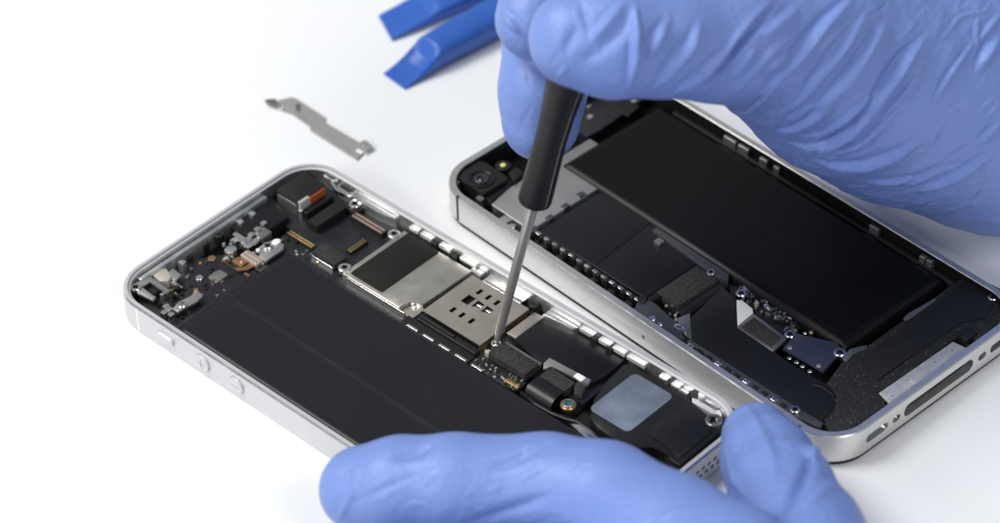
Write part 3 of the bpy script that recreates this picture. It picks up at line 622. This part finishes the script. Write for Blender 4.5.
# battery connector bracket, component cluster and navy plate
prism('board_strip', [tuple(U2(*c, 4.6)[:2]) for c in ((728, 284), (742, 288), (800, 326), (790, 345), (775, 345), (738, 312))], 3.2, 4.6, 'pcb', p2, .05)
qpoly('white_tab', U2, ((736.5, 300), (742, 300), (752.5, 308.5), (753, 313), (737.5, 326)), 6.3, .4, 'white', p2, .1)
qpoly('connector_bracket', U2, ((737, 327), (753, 313.2), (787, 338), (773, 351.5)), 6.35, .8, 'grey', p2, .1)
qpoly('bracket_pad', U2, ((741, 327), (754, 317), (781, 337.5), (771.5, 347)), 6.5, .15, 'foam', p2, .03)
sp_ = []
for _ in range(110):
    t = random.random(); sp_.append(tuple(U2(738+t*54+random.uniform(-3, 5), 288+t*38+random.uniform(-5, 7), 4.9)[:2]))
smd(p2, sp_, 4.6, ('bright', 'beige', 'black', 'grey', 'black', 'black'), .35, 1.1, .3, 1.0)
for c in ((741, 293), (790, 334)): P = U2(*c, 6.2); screw(P[0], P[1], 6.3, 1.1, p2, 'bright', 1.2)
nv = qpoly('connector_plate', U2, ((783, 348), (796, 333), (810, 336.5), (815, 338.5), (838, 342.5), (842, 351), (823, 371.4)), 6.5, .6, 'navy', p2, .15)
for c in ((790, 347.7), (818.8, 365.8)): P = U2(*c, 6.6); disc('rivet', P[0], P[1], 6.75, .5, .3, 'silver', p2)
P = U2(840, 352.5, 6.7); screw(P[0], P[1], 6.9, 1.25, p2, 'bright', 1.4)
for c in ((789.4, 358.8), (796.7, 363), (802.6, 367), (809.8, 372)):
    P = U2(*c, 6.0); disc('contact_pin', P[0], P[1], 6.3, .45, 2, 'bright', p2)
P = U2(811, 332, 6); disc('gold_pad', P[0], P[1], 6.1, .45, 2, 'gold', p2); P = U2(805, 333, 6); disc('solder_pad', P[0], P[1], 6.1, .4, 2, 'bright', p2)
# loudspeaker enclosure and dock area
qpoly('speaker_enclosure', U2, ((826, 384), (850, 350), (866, 349), (968, 272), (1000, 288), (1012, 300), (1005, 325), (975, 342), (966, 332), (952, 340), (880, 392), (886, 405), (850, 430), (832, 434), (824, 423), (836, 410), (838, 396)), 6.7, 3.6, 'sparkle', p2, .3)
qpoly('enclosure_lid', U2, ((860, 358), (966, 282), (996, 300), (985, 318), (960, 322), (878, 380)), 6.95, .3, 'black', p2, .15)
qpoly('dock_cover', U2, ((879, 393), (953, 341.5), (971, 350), (894, 407.5)), 6.9, .5, 'dock', p2, .12)
for c in ((916.4, 386.5), (942.5, 368)): P = U2(*c, 7.0); o = prism('cover_slot_shade', rectpoly(P[0]-1.6, P[0]+1.6, P[1]-.45, P[1]+.45, .1), 6.8, 6.93, 'dark', p2, 0)  # dark slab laid on the cover as the shade inside each slot
for c in ((892, 396), (900, 399), (908, 380), (930, 380), (935, 362), (952, 350), (958, 356)): P = U2(*c, 6.95); disc('cover_dimple', P[0], P[1], 6.93, .28, .1, 'grey', p2)
P = U2(925, 374, 7); prism('cover_rib', rectpoly(P[0]-3.5, P[0]+1.4, P[1]-.1, P[1]+1.3, .1), 6.85, 7.05, 'dock', p2, .08)
qpoly('dock_block', U2, ((956, 333), (968, 325), (978, 332), (966, 341)), 7.3, 3, 'black', p2, .2)
P = U2(993, 297, 7); screw(P[0], P[1], 7.1, 1.0, p2, 'bright', 1)
qpoly('foil_tape', U2, ((842, 358), (850, 349), (866, 345), (868, 348), (853, 354), (846, 362)), 6.9, .25, 'grey', p2, .05)
qpoly('foil_tape', U2, ((903, 318), (909, 313), (935, 298), (936, 300), (911, 318), (905, 321)), 7.05, .2, 'grey', p2, .05)
# battery
pillow('battery', -5.0, 25.6, -38.6, 43.8, 3.2, 6.7, 2.4, 'battery2', p2, crease=[(9.5, .7, .05)], nx=110, ny=150, sag=.02, seed=4)
vs, fs = tube_path([(-2.6, -27, 6.65), (-2.4, -36.5, 6.65), (21, -36.8, 6.65)], .10, 6); fromlists('wrap_seam', vs, fs, 'battery2', p2, True)
for c in ((617, 98), (634, 100), (588, 105), (590, 116)): blob(U2, c, 6.0, 1.3, 1.2, 2.5, 'copper' if c[0] == 617 else 'bright', 'contact_pad', p2)
qpoly('upper_board', U2, ((590, 96), (640, 70), (665, 84), (646, 97), (600, 130), (586, 137), (575, 128)), 5.7, 2.5, 'pcb', p2, .1)
qpoly('upper_flex', U2, ((600, 100), (612, 93), (640, 106), (628, 116)), 6.1, .4, 'black', p2, .1)
for c, l in (((735, 137), 3.5), ((752, 143), 3), ((772, 155), 2.2), ((785, 163), 1.6), ((931, 252), 1.4), ((938, 256), 1.4), ((884, 222), 2.5)):
    P = U2(*c, 6.8); box('frame_clip', 26.5, 27.55, P[1]-l/2, P[1]+l/2, 3.3, 7.2, 'grey', p2, .2)
box('side_flex', 25.9, 27.2, -40, 40, 3.2, 5.6, 'black', p2, .2)

# ================================================================== SCREWDRIVER
T = U(496, 343, 4.6); RHn = np.array(RH); d_ = np.array([0, 0, 1.]) + .225*RHn; d_ /= np.linalg.norm(d_)
sd = bpy.data.objects.new('screwdriver', None); S.collection.objects.link(sd); sd.empty_display_size = .01
sd['label'] = 'black rubber handled precision screwdriver with thin steel shaft held upright'; sd['category'] = 'screwdriver'
sd.location = Vector(T*MM); sd.rotation_euler = Vector(d_).to_track_quat('Z', 'Y').to_euler()
frombm('shaft', lathe_bm([(.35, 0), (.55, .8), (.62, 2.2), (.98, 3.4), (1.05, 30), (1.08, 39)], 24), 'shaft', sd, 40)
hb = bmesh.new(); n = 48; prof = [(1.2, 37.6), (2.9, 37.6), (3.2, 37.75), (3.32, 38.2), (3.3, 41), (3.15, 47), (3.05, 53), (3.25, 59), (3.7, 65), (4.3, 70), (4.7, 76), (4.8, 84), (4.75, 92), (4.4, 98), (3.6, 101), (.5, 101.6)]
hd = frombm('handle', lathe_bm(prof, 48), 'rubber', sd, 40)
ang = math.atan2(*(lambda v: (v[1], v[0]))(np.array(sd.rotation_euler.to_matrix().transposed() @ Vector(-fw*.82 + rt*.58))[:2]))
seam = [(r*1.004*math.cos(ang), r*1.004*math.sin(ang), z) for r, z in prof[3:14]]
vs, fs = tube_path(seam, .04, 6); fromlists('mould_seam', vs, fs, 'greytape', hd, True)

# ================================================================== METAL BRACKET on the table
zb = lambda u, v: tuple(U(250+u/5.814, 80+v/5.814, .5)[:2])
br = bmesh.new()
out = [(160, 118), (240, 98), (265, 105), (435, 215), (432, 245), (640, 365), (660, 420), (622, 462), (350, 290), (352, 270), (240, 190), (190, 178)]
prism_bm([zb(*q) for q in out], .28, .52, .05, br)
bk = frombm('metal_bracket', br, 'bracket'); bk['label'] = 'small stepped grey metal bracket lying alone on the white table'; bk['category'] = 'bracket'
prism('bracket_ear', [zb(*q) for q in ((85, 122), (150, 116), (165, 150), (150, 165), (100, 148))], .75, 1.0, 'grey', bk, .06)
strip('ear_bend', [(*zb(152, 140), .85), (*zb(162, 146), .78), (*zb(172, 148), .5)], (np.array([*zb(160, 118), 0])-np.array([*zb(190, 178), 0]))/np.linalg.norm(np.array([*zb(160, 118), 0])-np.array([*zb(190, 178), 0])), 2.6, .2, 'bracket', bk)
P = zb(180, 160); disc('screw_eye', P[0], P[1], .72, .75, .3, 'bright', bk, .4)
P = zb(637, 415); prism('window', rectpoly(P[0]-.55, P[0]+.55, P[1]-.95, P[1]+.95, .4), .50, .535, 'table', bk, 0)
prism('bracket_ear', [zb(*q) for q in ((640, 372), (672, 358), (715, 400), (665, 432))], .9, 1.15, 'bracket', bk, .06)
P = zb(665, 385); disc('screw_eye', P[0], P[1], 1.3, .7, .3, 'bright', bk, .4)
P = zb(285, 160); prism('scuff_patch', [zb(*q) for q in ((262, 150), (280, 132), (300, 150), (290, 190), (270, 178))], .5, .53, 'grey', bk, 0)

# ================================================================== BLUE OPENING TOOLS
def tool(pxa, pxb, label, length, prof, scoop, tip_skew=0):
    """lofted plastic tool lying on the table, from the tip at pxa toward pxb. prof: (s, half width, height, dish)"""
    A = U(*pxa, 1.5); B = U(*pxb, 4); ax = (B-A); ax[2] = 0; ax /= np.linalg.norm(ax); side = np.array([-ax[1], ax[0], 0])
    vs, fs = [], []; n = 40
    ss = np.concatenate([np.linspace(0, 30, 61), np.linspace(31, length, 20)])
    K = np.array(prof)
    for s in ss:
        hw_, h, dish, zb_ = [np.interp(s, K[:, 0], K[:, i]) for i in (1, 2, 3, 4)]
        for k in range(n):
            t = 2*math.pi*k/n; c, sn = math.cos(t), math.sin(t)
            e = .75
            y = hw_*np.sign(c)*abs(c)**e; z = h/2+h/2*np.sign(sn)*abs(sn)**e
            if sn > 0: z -= dish*max(0, 1-(y/(hw_*.82))**2)**.6
            vs.append((A[0]+ax[0]*(s+tip_skew*y)+side[0]*y, A[1]+ax[1]*(s+tip_skew*y)+side[1]*y, zb_+max(z, .12)))
    m_ = len(ss)
    for i in range(m_-1):
        for k in range(n): fs.append((i*n+k, i*n+(k+1) % n, (i+1)*n+(k+1) % n, (i+1)*n+k))
    fs.append(tuple(range(n))[::-1]); fs.append(tuple((m_-1)*n+k for k in range(n)))
    o = fromlists('opening_tool', vs, fs, 'blue', None, True); o.data.set_sharp_from_angle(angle=math.radians(50))
    o['label'] = label; o['category'] = 'pry tool'; o['group'] = 'blue plastic opening tools'; return o
tool((394, 77), (497, 14), 'blue plastic opening tool with scooped tip lying closer to the two phones', 95,
     [(0, 3.9, .7, .1, 0), (3, 4.0, 1.6, .7, 0), (6, 4.1, 3.0, 1.5, 0), (8.5, 4.2, 4.6, 1.9, 0), (10, 4.25, 5.8, .9, 0), (11, 4.3, 6.3, 0, 0), (20, 4.6, 7.0, 0, 0), (95, 5.0, 7.6, 0, 0)], True)
tool((385, 24), (440, -5), 'blue plastic opening tool with flat chisel tip, behind the scooped one', 90,
     [(0, 5.1, .9, 0, 0), (2, 5.1, 1.5, .2, 0), (6, 5.1, 2.6, .6, 0), (10, 5.1, 3.6, .7, 0), (13, 5.1, 4.8, .2, 0), (20, 5.1, 6.0, 0, 0), (30, 5.2, 7, 0, 0), (90, 5.2, 7.5, 0, 0)], False, .2)

# ================================================================== GLOVED HANDS
def smin(a, b, k):
    h = np.maximum(k-np.abs(a-b), 0)/k; return np.minimum(a, b)-h*h*h*k/6
def rcone(P, a, b, ra, rb):
    ba = b-a; pa = P-a; t = np.clip((pa@ba)/(ba@ba), 0, 1).astype(np.float32)
    return np.sqrt(((pa-t[..., None]*ba)**2).sum(-1))-(ra+(rb-ra)*t)
def chain_sdf(P, pts, k, lo, h):
    d = np.full(P.shape[:3], 30.0, np.float32)
    for (a, ra), (b, rb) in zip(pts, pts[1:]):
        a, b = np.array(a), np.array(b); m_ = max(ra, rb)+10
        i0 = np.maximum(((np.minimum(a, b)-m_-lo)/h).astype(int), 0); i1 = ((np.maximum(a, b)+m_-lo)/h).astype(int)+1
        sl = tuple(slice(i, j) for i, j in zip(i0, i1))
        d[sl] = smin(d[sl], rcone(P[sl], a.astype(np.float32), b.astype(np.float32), ra, rb), k)
    return d
def surface_nets(sdf, org, h):
    sh_ = np.array(sdf.shape); neg = sdf < 0
    cnt = sum(neg[i:sh_[0]-1+i, j:sh_[1]-1+j, k:sh_[2]-1+k].astype(np.int8) for i in (0, 1) for j in (0, 1) for k in (0, 1))
    act = np.argwhere((cnt > 0) & (cnt < 8)); idx = -np.ones(sh_-1, np.int64); idx[tuple(act.T)] = np.arange(len(act))
    acc = np.zeros((len(act), 3)); num = np.zeros(len(act)); cor = [(i, j, k) for i in (0, 1) for j in (0, 1) for k in (0, 1)]
    for c in cor:
        for ax in range(3):
            if c[ax]: continue
            c2_ = list(c); c2_[ax] = 1
            a = sdf[tuple((act+c).T)]; b = sdf[tuple((act+c2_).T)]; m_ = (a < 0) != (b < 0)
            t = np.where(m_, a/np.where(m_, a-b, 1), 0); p_ = np.tile(np.array(c, float), (len(act), 1)); p_[:, ax] = t
            acc += p_*m_[:, None]; num += m_
    V_ = org+h*(act+acc/num[:, None]); F = []
    for ax in range(3):
        u, v = (ax+1) % 3, (ax+2) % 3
        s0 = [slice(None)]*3; s1 = [slice(None)]*3; s0[ax] = slice(0, -1); s1[ax] = slice(1, None)
        e = np.argwhere(neg[tuple(s0)] != neg[tuple(s1)])
        ok = (e[:, u] > 0) & (e[:, v] > 0) & (e[:, u] < sh_[u]-1) & (e[:, v] < sh_[v]-1); e = e[ok]
        flip = neg[tuple(e.T)]
        q = []
        for du, dv in ((-1, -1), (0, -1), (0, 0), (-1, 0)):
            f = e.copy(); f[:, u] += du; f[:, v] += dv; q.append(idx[tuple(f.T)])
        q = np.stack(q, 1); q[~flip] = q[~flip][:, ::-1]; F.append(q)
    return V_, np.concatenate(F)
def build_hand(name, palm, fingers, kp, kf, h=1.05, clip=None):
    allp = [x for c in palm+fingers for x in c]
    lo = np.min([np.array(p)-r for p, r in allp], 0)-3; hi = np.max([np.array(p)+r for p, r in allp], 0)+3
    n = np.ceil((hi-lo)/h).astype(int)+1
    ax = [lo[i]+h*np.arange(n[i]) for i in range(3)]
    P = np.stack(np.meshgrid(*ax, indexing='ij'), -1).astype(np.float32)
    d = None
    for c in palm: e = chain_sdf(P, c, 6.0, lo, h); d = e if d is None else smin(d, e, kp)
    f = None
    for c in fingers: e = chain_sdf(P, c, 3.0, lo, h); f = e if f is None else smin(f, e, 1.0)
    d = smin(d, f, kf)
    vs, fs = surface_nets(d.astype(np.float64), lo, h)
    me = bpy.data.meshes.new(name); me.from_pydata([tuple(v) for v in vs], [], fs.tolist())
    o = bpy.data.objects.new('tmp', me); S.collection.objects.link(o)
    m1 = o.modifiers.new('s', 'SMOOTH'); m1.iterations = 4; m1.factor = .5
    m2 = o.modifiers.new('u', 'SUBSURF'); m2.levels = 1; m2.render_levels = 1
    dg = bpy.context.evaluated_depsgraph_get(); me2 = bpy.data.meshes.new_from_object(o.evaluated_get(dg)); bpy.data.objects.remove(o)
    return me2
FOLD = 1.6
def displace(me, folds, noise_amp=.25, seed=3, crumple=None):
    """folds: (pixel polyline, width mm, height mm). Laid on the surface where the photo shows them, as raised folds with a trough beside."""
    nv = len(me.vertices); co = np.empty(nv*3); me.vertices.foreach_get('co', co); co = co.reshape(-1, 3)
    no = np.empty(nv*3); me.vertices.foreach_get('normal', no); no = no.reshape(-1, 3)
    bvh = BVHTree.FromPolygons([tuple(v) for v in co], [tuple(p.vertices) for p in me.polygons])
    disp = np.zeros(nv); hi_, lo_ = np.zeros(nv), np.zeros(nv)
    for pts, wd, am, asym in folds:
        wd *= .68
        # resample in pixels with a smooth curve
        q = np.array(pts, float); t = np.r_[0, np.cumsum(np.linalg.norm(np.diff(q, axis=0), axis=1))]
        tt = np.arange(0, t[-1], 2.0); qq = np.stack([np.interp(tt, t, q[:, i]) for i in (0, 1)], 1)
        for _ in range(6): qq[1:-1] = (qq[:-2]+2*qq[1:-1]+qq[2:])/4
        L, Nn = [], []
        for x, y in qq:
            dr = ray(x, y); dr = dr/np.linalg.norm(dr); hit = bvh.ray_cast(Vector(CAM), Vector(dr))
            if hit[0] is not None: L.append(np.array(hit[0])); Nn.append(np.array(hit[1]))
        if len(L) < 4: continue
        L = np.array(L); Nn = np.array(Nn); tan = np.gradient(L, axis=0); tan /= np.linalg.norm(tan, axis=1)[:, None]+1e-9
        side = np.cross(tan, Nn); side /= np.linalg.norm(side, axis=1)[:, None]+1e-9
        reach = 4.5*wd; sel = np.where(((co > L.min(0)-reach) & (co < L.max(0)+reach)).all(1))[0]
        fade = np.sin(np.pi*np.linspace(.02, .98, len(L)))**.8
        for ch in np.array_split(sel, max(1, len(sel)//4000)):
            if len(ch) == 0: continue
            D = ((co[ch, None, :]-L[None])**2).sum(-1); k = D.argmin(1); r = np.sqrt(D[np.arange(len(ch)), k])
            s_ = ((co[ch]-L[k])*side[k]).sum(1); al = ((co[ch]-L[k])*tan[k]).sum(1)
            endf = np.exp(-(al/wd)**2); wl = wd*(.55+.45*fade[k])
            rid = np.exp(-(np.abs(s_)/wl)**1.5); tro = asym*np.exp(-((s_-1.7*wl)/(.8*wl))**2) + .6*abs(asym)*np.exp(-((s_+1.8*wl)/(.9*wl))**2)
            f_ = FOLD*abs(am)*fade[k]*endf
            if am > 0: hi_[ch] = np.maximum(hi_[ch], f_*rid); lo_[ch] = np.minimum(lo_[ch], -f_*tro)
            else: lo_[ch] = np.minimum(lo_[ch], -f_*rid); hi_[ch] = np.maximum(hi_[ch], .6*f_*tro)
    disp = hi_ + lo_*(1-np.clip(hi_/.7, 0, 1))
    # gentle unevenness of a loose glove
    r_ = np.random.default_rng(seed); nz = np.zeros(nv)
    for _ in range(10):
        kv = r_.normal(size=3); kv = kv/np.linalg.norm(kv)*r_.uniform(.12, .45); nz += np.sin(co@kv+r_.uniform(0, 6.28)+1.5*np.sin(co@r_.normal(size=3)*.06))
    disp += noise_amp*nz/4
    if crumple:
        # loose cloth-like ripples running along one direction, on the slack part of the glove
        g, a0, a1, amp, n_ = crumple; g = g/np.linalg.norm(g); e1 = np.cross(g, (0, 0, 1.)); e1 /= np.linalg.norm(e1); e2 = np.cross(g, e1)
        msk = np.clip(((co-a0)@(a1-a0))/((a1-a0)@(a1-a0)), 0, 1); msk = msk*msk*(3-2*msk); rp = np.zeros(nv)
        for _ in range(n_):
            fr = r_.uniform(.6, 1.7); th = r_.uniform(0, 6.28); kv = fr*(math.cos(th)*e1+math.sin(th)*e2)+g*r_.normal()*.06
            wv = co@kv + 1.6*np.sin(co@(g*.07+e1*.05)+r_.uniform(0, 6.28)) + r_.uniform(0, 6.28)
            en = .5+.5*np.sin(co@(r_.normal(size=3)*.07)+r_.uniform(0, 6.28)); rp += (1-np.abs(np.sin(wv*.5)))**2*en/fr*.5
        disp += amp*msk*(rp-rp.mean())
    co = (co+no*disp[:, None])*MM; me.vertices.foreach_set('co', co.ravel()); me.update()
    for p in me.polygons: p.use_smooth = True
def Z(ox, oy, s, pts): return [(ox+u/s, oy+v/s) for u, v in pts]
def hand(name, me, label):
    me.materials.clear(); o = bpy.data.objects.new(name, me); S.collection.objects.link(o); me.materials.append(M['glove'])
    o['label'] = label; o['category'] = 'gloved hand'; return o

# right hand : thumb in front of the handle, index and middle behind it, wrist resting behind phone 2
def C3(px, py, dep, r): return (V(px, py, dep), r)
fingersR = [
 [C3(576, 38, 546, 8.8), C3(612, 38, 547, 10.8), C3(660, 33, 553, 11.8), C3(720, 26, 562, 14), C3(790, 28, 574, 16.5)],            # thumb
 [C3(538, 19, 570, 8.2), C3(550, -18, 572, 8.8), C3(590, -75, 574, 9.5), C3(690, -120, 578, 10.5), C3(790, -110, 590, 12)],      # index
 [C3(541, 122, 583, 7.6), C3(543, 90, 581, 8.3), C3(549, 30, 583, 8.8), C3(600, -45, 592, 9.6), C3(700, -85, 596, 11), C3(800, -80, 602, 13)],   # middle
 [C3(640, 20, 602, 8), C3(610, -10, 604, 8.5), C3(650, -70, 612, 9.5), C3(800, -70, 616, 12)],                                   # ring, curled under
 [C3(700, 20, 614, 7.5), C3(680, -10, 618, 8), C3(730, -50, 622, 9), C3(840, -60, 624, 12)],                                     # little finger, curled under
]
palmR = [
 [C3(745, 24, 570, 14), C3(800, 34, 580, 19.3), C3(850, 55, 592, 23.3), C3(910, 68, 604, 27), C3(1000, 84, 617, 30), C3(1150, 85, 630, 31), C3(1420, 90, 655, 34)],
 [C3(760, -60, 594, 16), C3(830, -30, 604, 22), C3(930, 30, 616, 28), C3(1000, 60, 624, 29)],
 [C3(820, -60, 612, 16), C3(900, -10, 618, 24), C3(1000, 50, 626, 28)],
]
meR = build_hand('gloved_hand', palmR, fingersR, 8.0, 5.0)
fo = [(v, np.array(v)) for v in ()]
A1 = (490, 0, 4.753); A2 = (620, 0, 4.022); A3 = (760, 0, 4.357); A4 = (760, 90, 3.737); A5 = (860, 0, 4.02); A6 = (860, 110, 3.736)
foldsR = [
 (Z(*A3, [(400, 0), (290, 105), (180, 235), (60, 360), (0, 430)]), 1.5, 1.2, .6), (Z(*A3, [(470, 50), (380, 190), (270, 320), (180, 430), (100, 500)]), 1.5, .9, .6),
 (Z(*A3, [(560, 90), (480, 210), (390, 340), (290, 440), (230, 523)]), 1.5, 1.1, .6), (Z(*A5, [(265, 150), (190, 240), (100, 370), (0, 500)]), 1.5, 1.2, .7),
 (Z(*A3, [(170, 40), (60, 120), (0, 165)]), 1.5, .7, .4), (Z(*A3, [(130, 230), (40, 290), (0, 330)]), 1.4, .7, .4),
 (Z(*A4, [(310, 0), (220, 90), (130, 150), (50, 155)]), 1.1, .9, .5), (Z(*A4, [(430, 10), (330, 95), (230, 170), (150, 180)]), 1.0, .6, .5),
 (Z(*A4, [(490, 0), (410, 90), (340, 160), (260, 210), (170, 218), (110, 205)]), 1.1, 1.2, .7), (Z(*A4, [(560, 20), (470, 120), (380, 200), (300, 235), (160, 240)]), 1.0, .6, .5),
 (Z(*A4, [(598, 190), (500, 250), (400, 285), (300, 290), (200, 270)]), 1.5, 1.0, .5), (Z(*A4, [(598, 330), (500, 350), (400, 350)]), 1.4, .5, .4),
 (Z(*A5, [(460, 170), (400, 245), (340, 330), (280, 440)]), .7, .55, .6), (Z(*A5, [(563, 150), (510, 220), (470, 290)]), 1.3, .9, .6),
 (Z(*A5, [(530, 0), (510, 45), (400, 65), (360, 120), (310, 180)]), .5, .3, .5), (Z(*A5, [(270, 240), (200, 350), (60, 510)]), .9, .6, .6), (Z(*A5, [(563, 60), (480, 160)]), .8, .5, .5),
 (Z(*A6, [(523, 50), (430, 140)]), 1.0, .6, .5), (Z(*A6, [(500, 160), (400, 230), (300, 280), (210, 310)]), 1.3, .8, .5), (Z(*A6, [(300, 230), (200, 275), (120, 290)]), 1.0, .4, .5),
 (Z(*A2, [(62, 15), (66, 150), (60, 250), (35, 370)]), 1.0, 1.1, .3), (Z(*A2, [(190, 90), (150, 160), (112, 238)]), 1.2, 1.0, .4),
 (Z(*A2, [(320, 100), (290, 190), (230, 250), (130, 370)]), 1.5, 1.0, .5), (Z(*A2, [(450, 190), (330, 300), (220, 380)]), 1.5, .9, .5),
 (Z(*A2, [(630, 10), (510, 150), (420, 260), (350, 340), (270, 400)]), 1.3, -1.5, .5), (Z(*A2, [(560, 170), (480, 270), (420, 340)]), 1.2, .6, .4),
 (Z(*A2, [(724, 240), (650, 300), (590, 380), (520, 450), (440, 465)]), .7, .9, .5), (Z(*A2, [(660, 310), (600, 370), (560, 400)]), .6, -.7, .2), (Z(*A2, [(724, 110), (620, 200), (540, 280), (470, 370)]), 1.2, .6, .5),
 (Z(*A1, [(430, 105), (370, 210), (350, 270)]), 1.5, -.45, .3), (Z(*A1, [(435, 10), (455, 90), (475, 190)]), 1.1, -.45, .4), (Z(*A1, [(690, 20), (640, 130), (560, 200), (440, 300)]), 2.0, -.6, .4),
 (Z(*A1, [(710, 50), (720, 180), (740, 270)]), .9, -.8, .4), (Z(*A1, [(50, 50), (100, 110), (150, 165)]), 1.0, .6, .5), (Z(*A1, [(640, 10), (560, 110), (480, 195)]), 1.2, .7, .4),
]
rs = random.Random(5)
def crease_set(n, region, ang, spread, lmin, lmax, amp):
    out = []
    while len(out) < n:
        x, y = rs.uniform(region[0], region[2]), rs.uniform(region[1], region[3]); a = math.radians(ang+rs.gauss(0, spread)); L_ = rs.uniform(lmin, lmax); b = rs.uniform(-.012, .012); pts = []
        for t in range(8): pts.append((x, y)); x += math.cos(a)*L_/8; y += math.sin(a)*L_/8; a += b*L_/8
        out.append((pts, rs.uniform(.45, .9), rs.uniform(.35, 1)*amp*(1 if rs.random() < .6 else -1), rs.uniform(.3, .7)))
    return out
foldsR += crease_set(46, (690, -10, 1010, 190), 128, 14, 22, 75, .30) + crease_set(16, (560, 10, 700, 80), 110, 35, 14, 40, .22) + crease_set(8, (500, 60, 535, 130), 95, 30, 12, 30, .16) + crease_set(18, (820, 110, 1000, 215), 160, 10, 30, 80, .28)
displace(meR, foldsR, .18, 3, (V(900, 0, 600)-V(780, 130, 600), V(620, 40, 575), V(760, 40, 590), .30, 9))
hand('gloved_hand', meR, 'blue nitrile gloved hand gripping the black screwdriver, its wrist resting beyond the steel-banded phone')

# left hand : index finger laid over the silver phone's rim, thumb braced on its corner
def C4(px, py, z, r): return (U(px, py, z), r)
W0 = U(900, 860, 38); KN = U(733, 586, 27)
fingersL = [
 [C4(362, 489, 14.5, 8.3), C4(400, 486, 17, 9.0), C4(455, 485, 18.5, 9.4), C4(545, 487, 19.5, 9.8), C4(605, 500, 21, 10.4), C4(670, 541, 24, 12), (KN, 13.5)],
 [C4(757, 438, 13, 7.0), C4(767, 462, 15, 8.6), C4(782, 492, 18, 9.6), C4(804, 540, 22, 11), C4(835, 615, 28, 13), C4(875, 710, 34, 17)],
 [(np.array([-58., -42, 9.]), 8), (np.array([-48., -62, 12.]), 9), (np.array([-40., -85, 17.]), 9.5), (np.array([-33., -115, 27.]), 12)],
 [(np.array([-62., -66, 9.]), 8), (np.array([-56., -82, 12.]), 9), (np.array([-48., -105, 18.]), 9.5), (np.array([-40., -130, 28.]), 12)],
 [(np.array([-58., -96, 8.]), 7), (np.array([-54., -108, 12.]), 8), (np.array([-46., -125, 18.]), 9), (np.array([-36., -145, 28.]), 12)],
]
palmL = [
 [(KN, 13.5), ((KN+W0)/2, 18), (W0, 22), (W0+np.array([5, -80, 8]), 27), (W0+np.array([10, -165, 14]), 31)],
 [(np.array([-35., -110, 27.]), 13), (np.array([-55., -138, 34]), 18), (W0+np.array([-8, 4, 0]), 21)],
 [(np.array([-44., -128, 28.]), 13), (np.array([-62., -148, 34]), 17), (W0+np.array([-12, 2, 0]), 20)],
 [C4(875, 710, 34, 16), ((U(875, 710, 34)+W0)/2, 19), (W0, 22)],
]
meL = build_hand('gloved_hand', palmL, fingersL, 8.0, 4.0)
B7 = (700, 395, 4.088); B8 = (310, 430, 4.545)
foldsL = [
 (Z(*B7, [(480, 220), (420, 340), (370, 430), (320, 523)]), 1.7, -1.1, .15), (Z(*B7, [(440, 150), (478, 210), (450, 270)]), 2.2, .9, .1), (Z(*B7, [(190, 40), (250, 150), (300, 270), (310, 360)]), 1.6, .5, .3),
 (Z(*B7, [(600, 320), (500, 400), (420, 470)]), 1.6, .6, .3), (Z(*B7, [(100, 230), (130, 350), (200, 430)]), 1.2, .3, .3),
 (Z(*B8, [(590, 40), (520, 85), (440, 115), (360, 130)]), 1.7, -.6, .1), (Z(*B8, [(150, 350), (270, 300), (330, 270), (430, 225), (520, 200)]), 1.0, -.2, .3), (Z(*B8, [(215, 180), (190, 290), (120, 423)]), 1.0, .3, .3),
 (Z(*B8, [(1140, 280), (980, 340), (820, 395), (700, 423)]), 1.8, -.4, .2), (Z(*B8, [(1120, 50), (1000, 100), (900, 150), (800, 190)]), 1.7, -.5, .15),
]
foldsL += crease_set(22, (340, 455, 700, 530), 160, 30, 18, 60, .14) + crease_set(16, (735, 420, 840, 520), 110, 30, 16, 45, .20)
displace(meL, foldsL, .16, 8, (U(760, 480, 15)-U(700, 600, 25), U(640, 500, 20), U(800, 600, 28), .25, 5))
hand('gloved_hand', meL, 'blue nitrile gloved hand steadying the silver phone with finger and thumb')
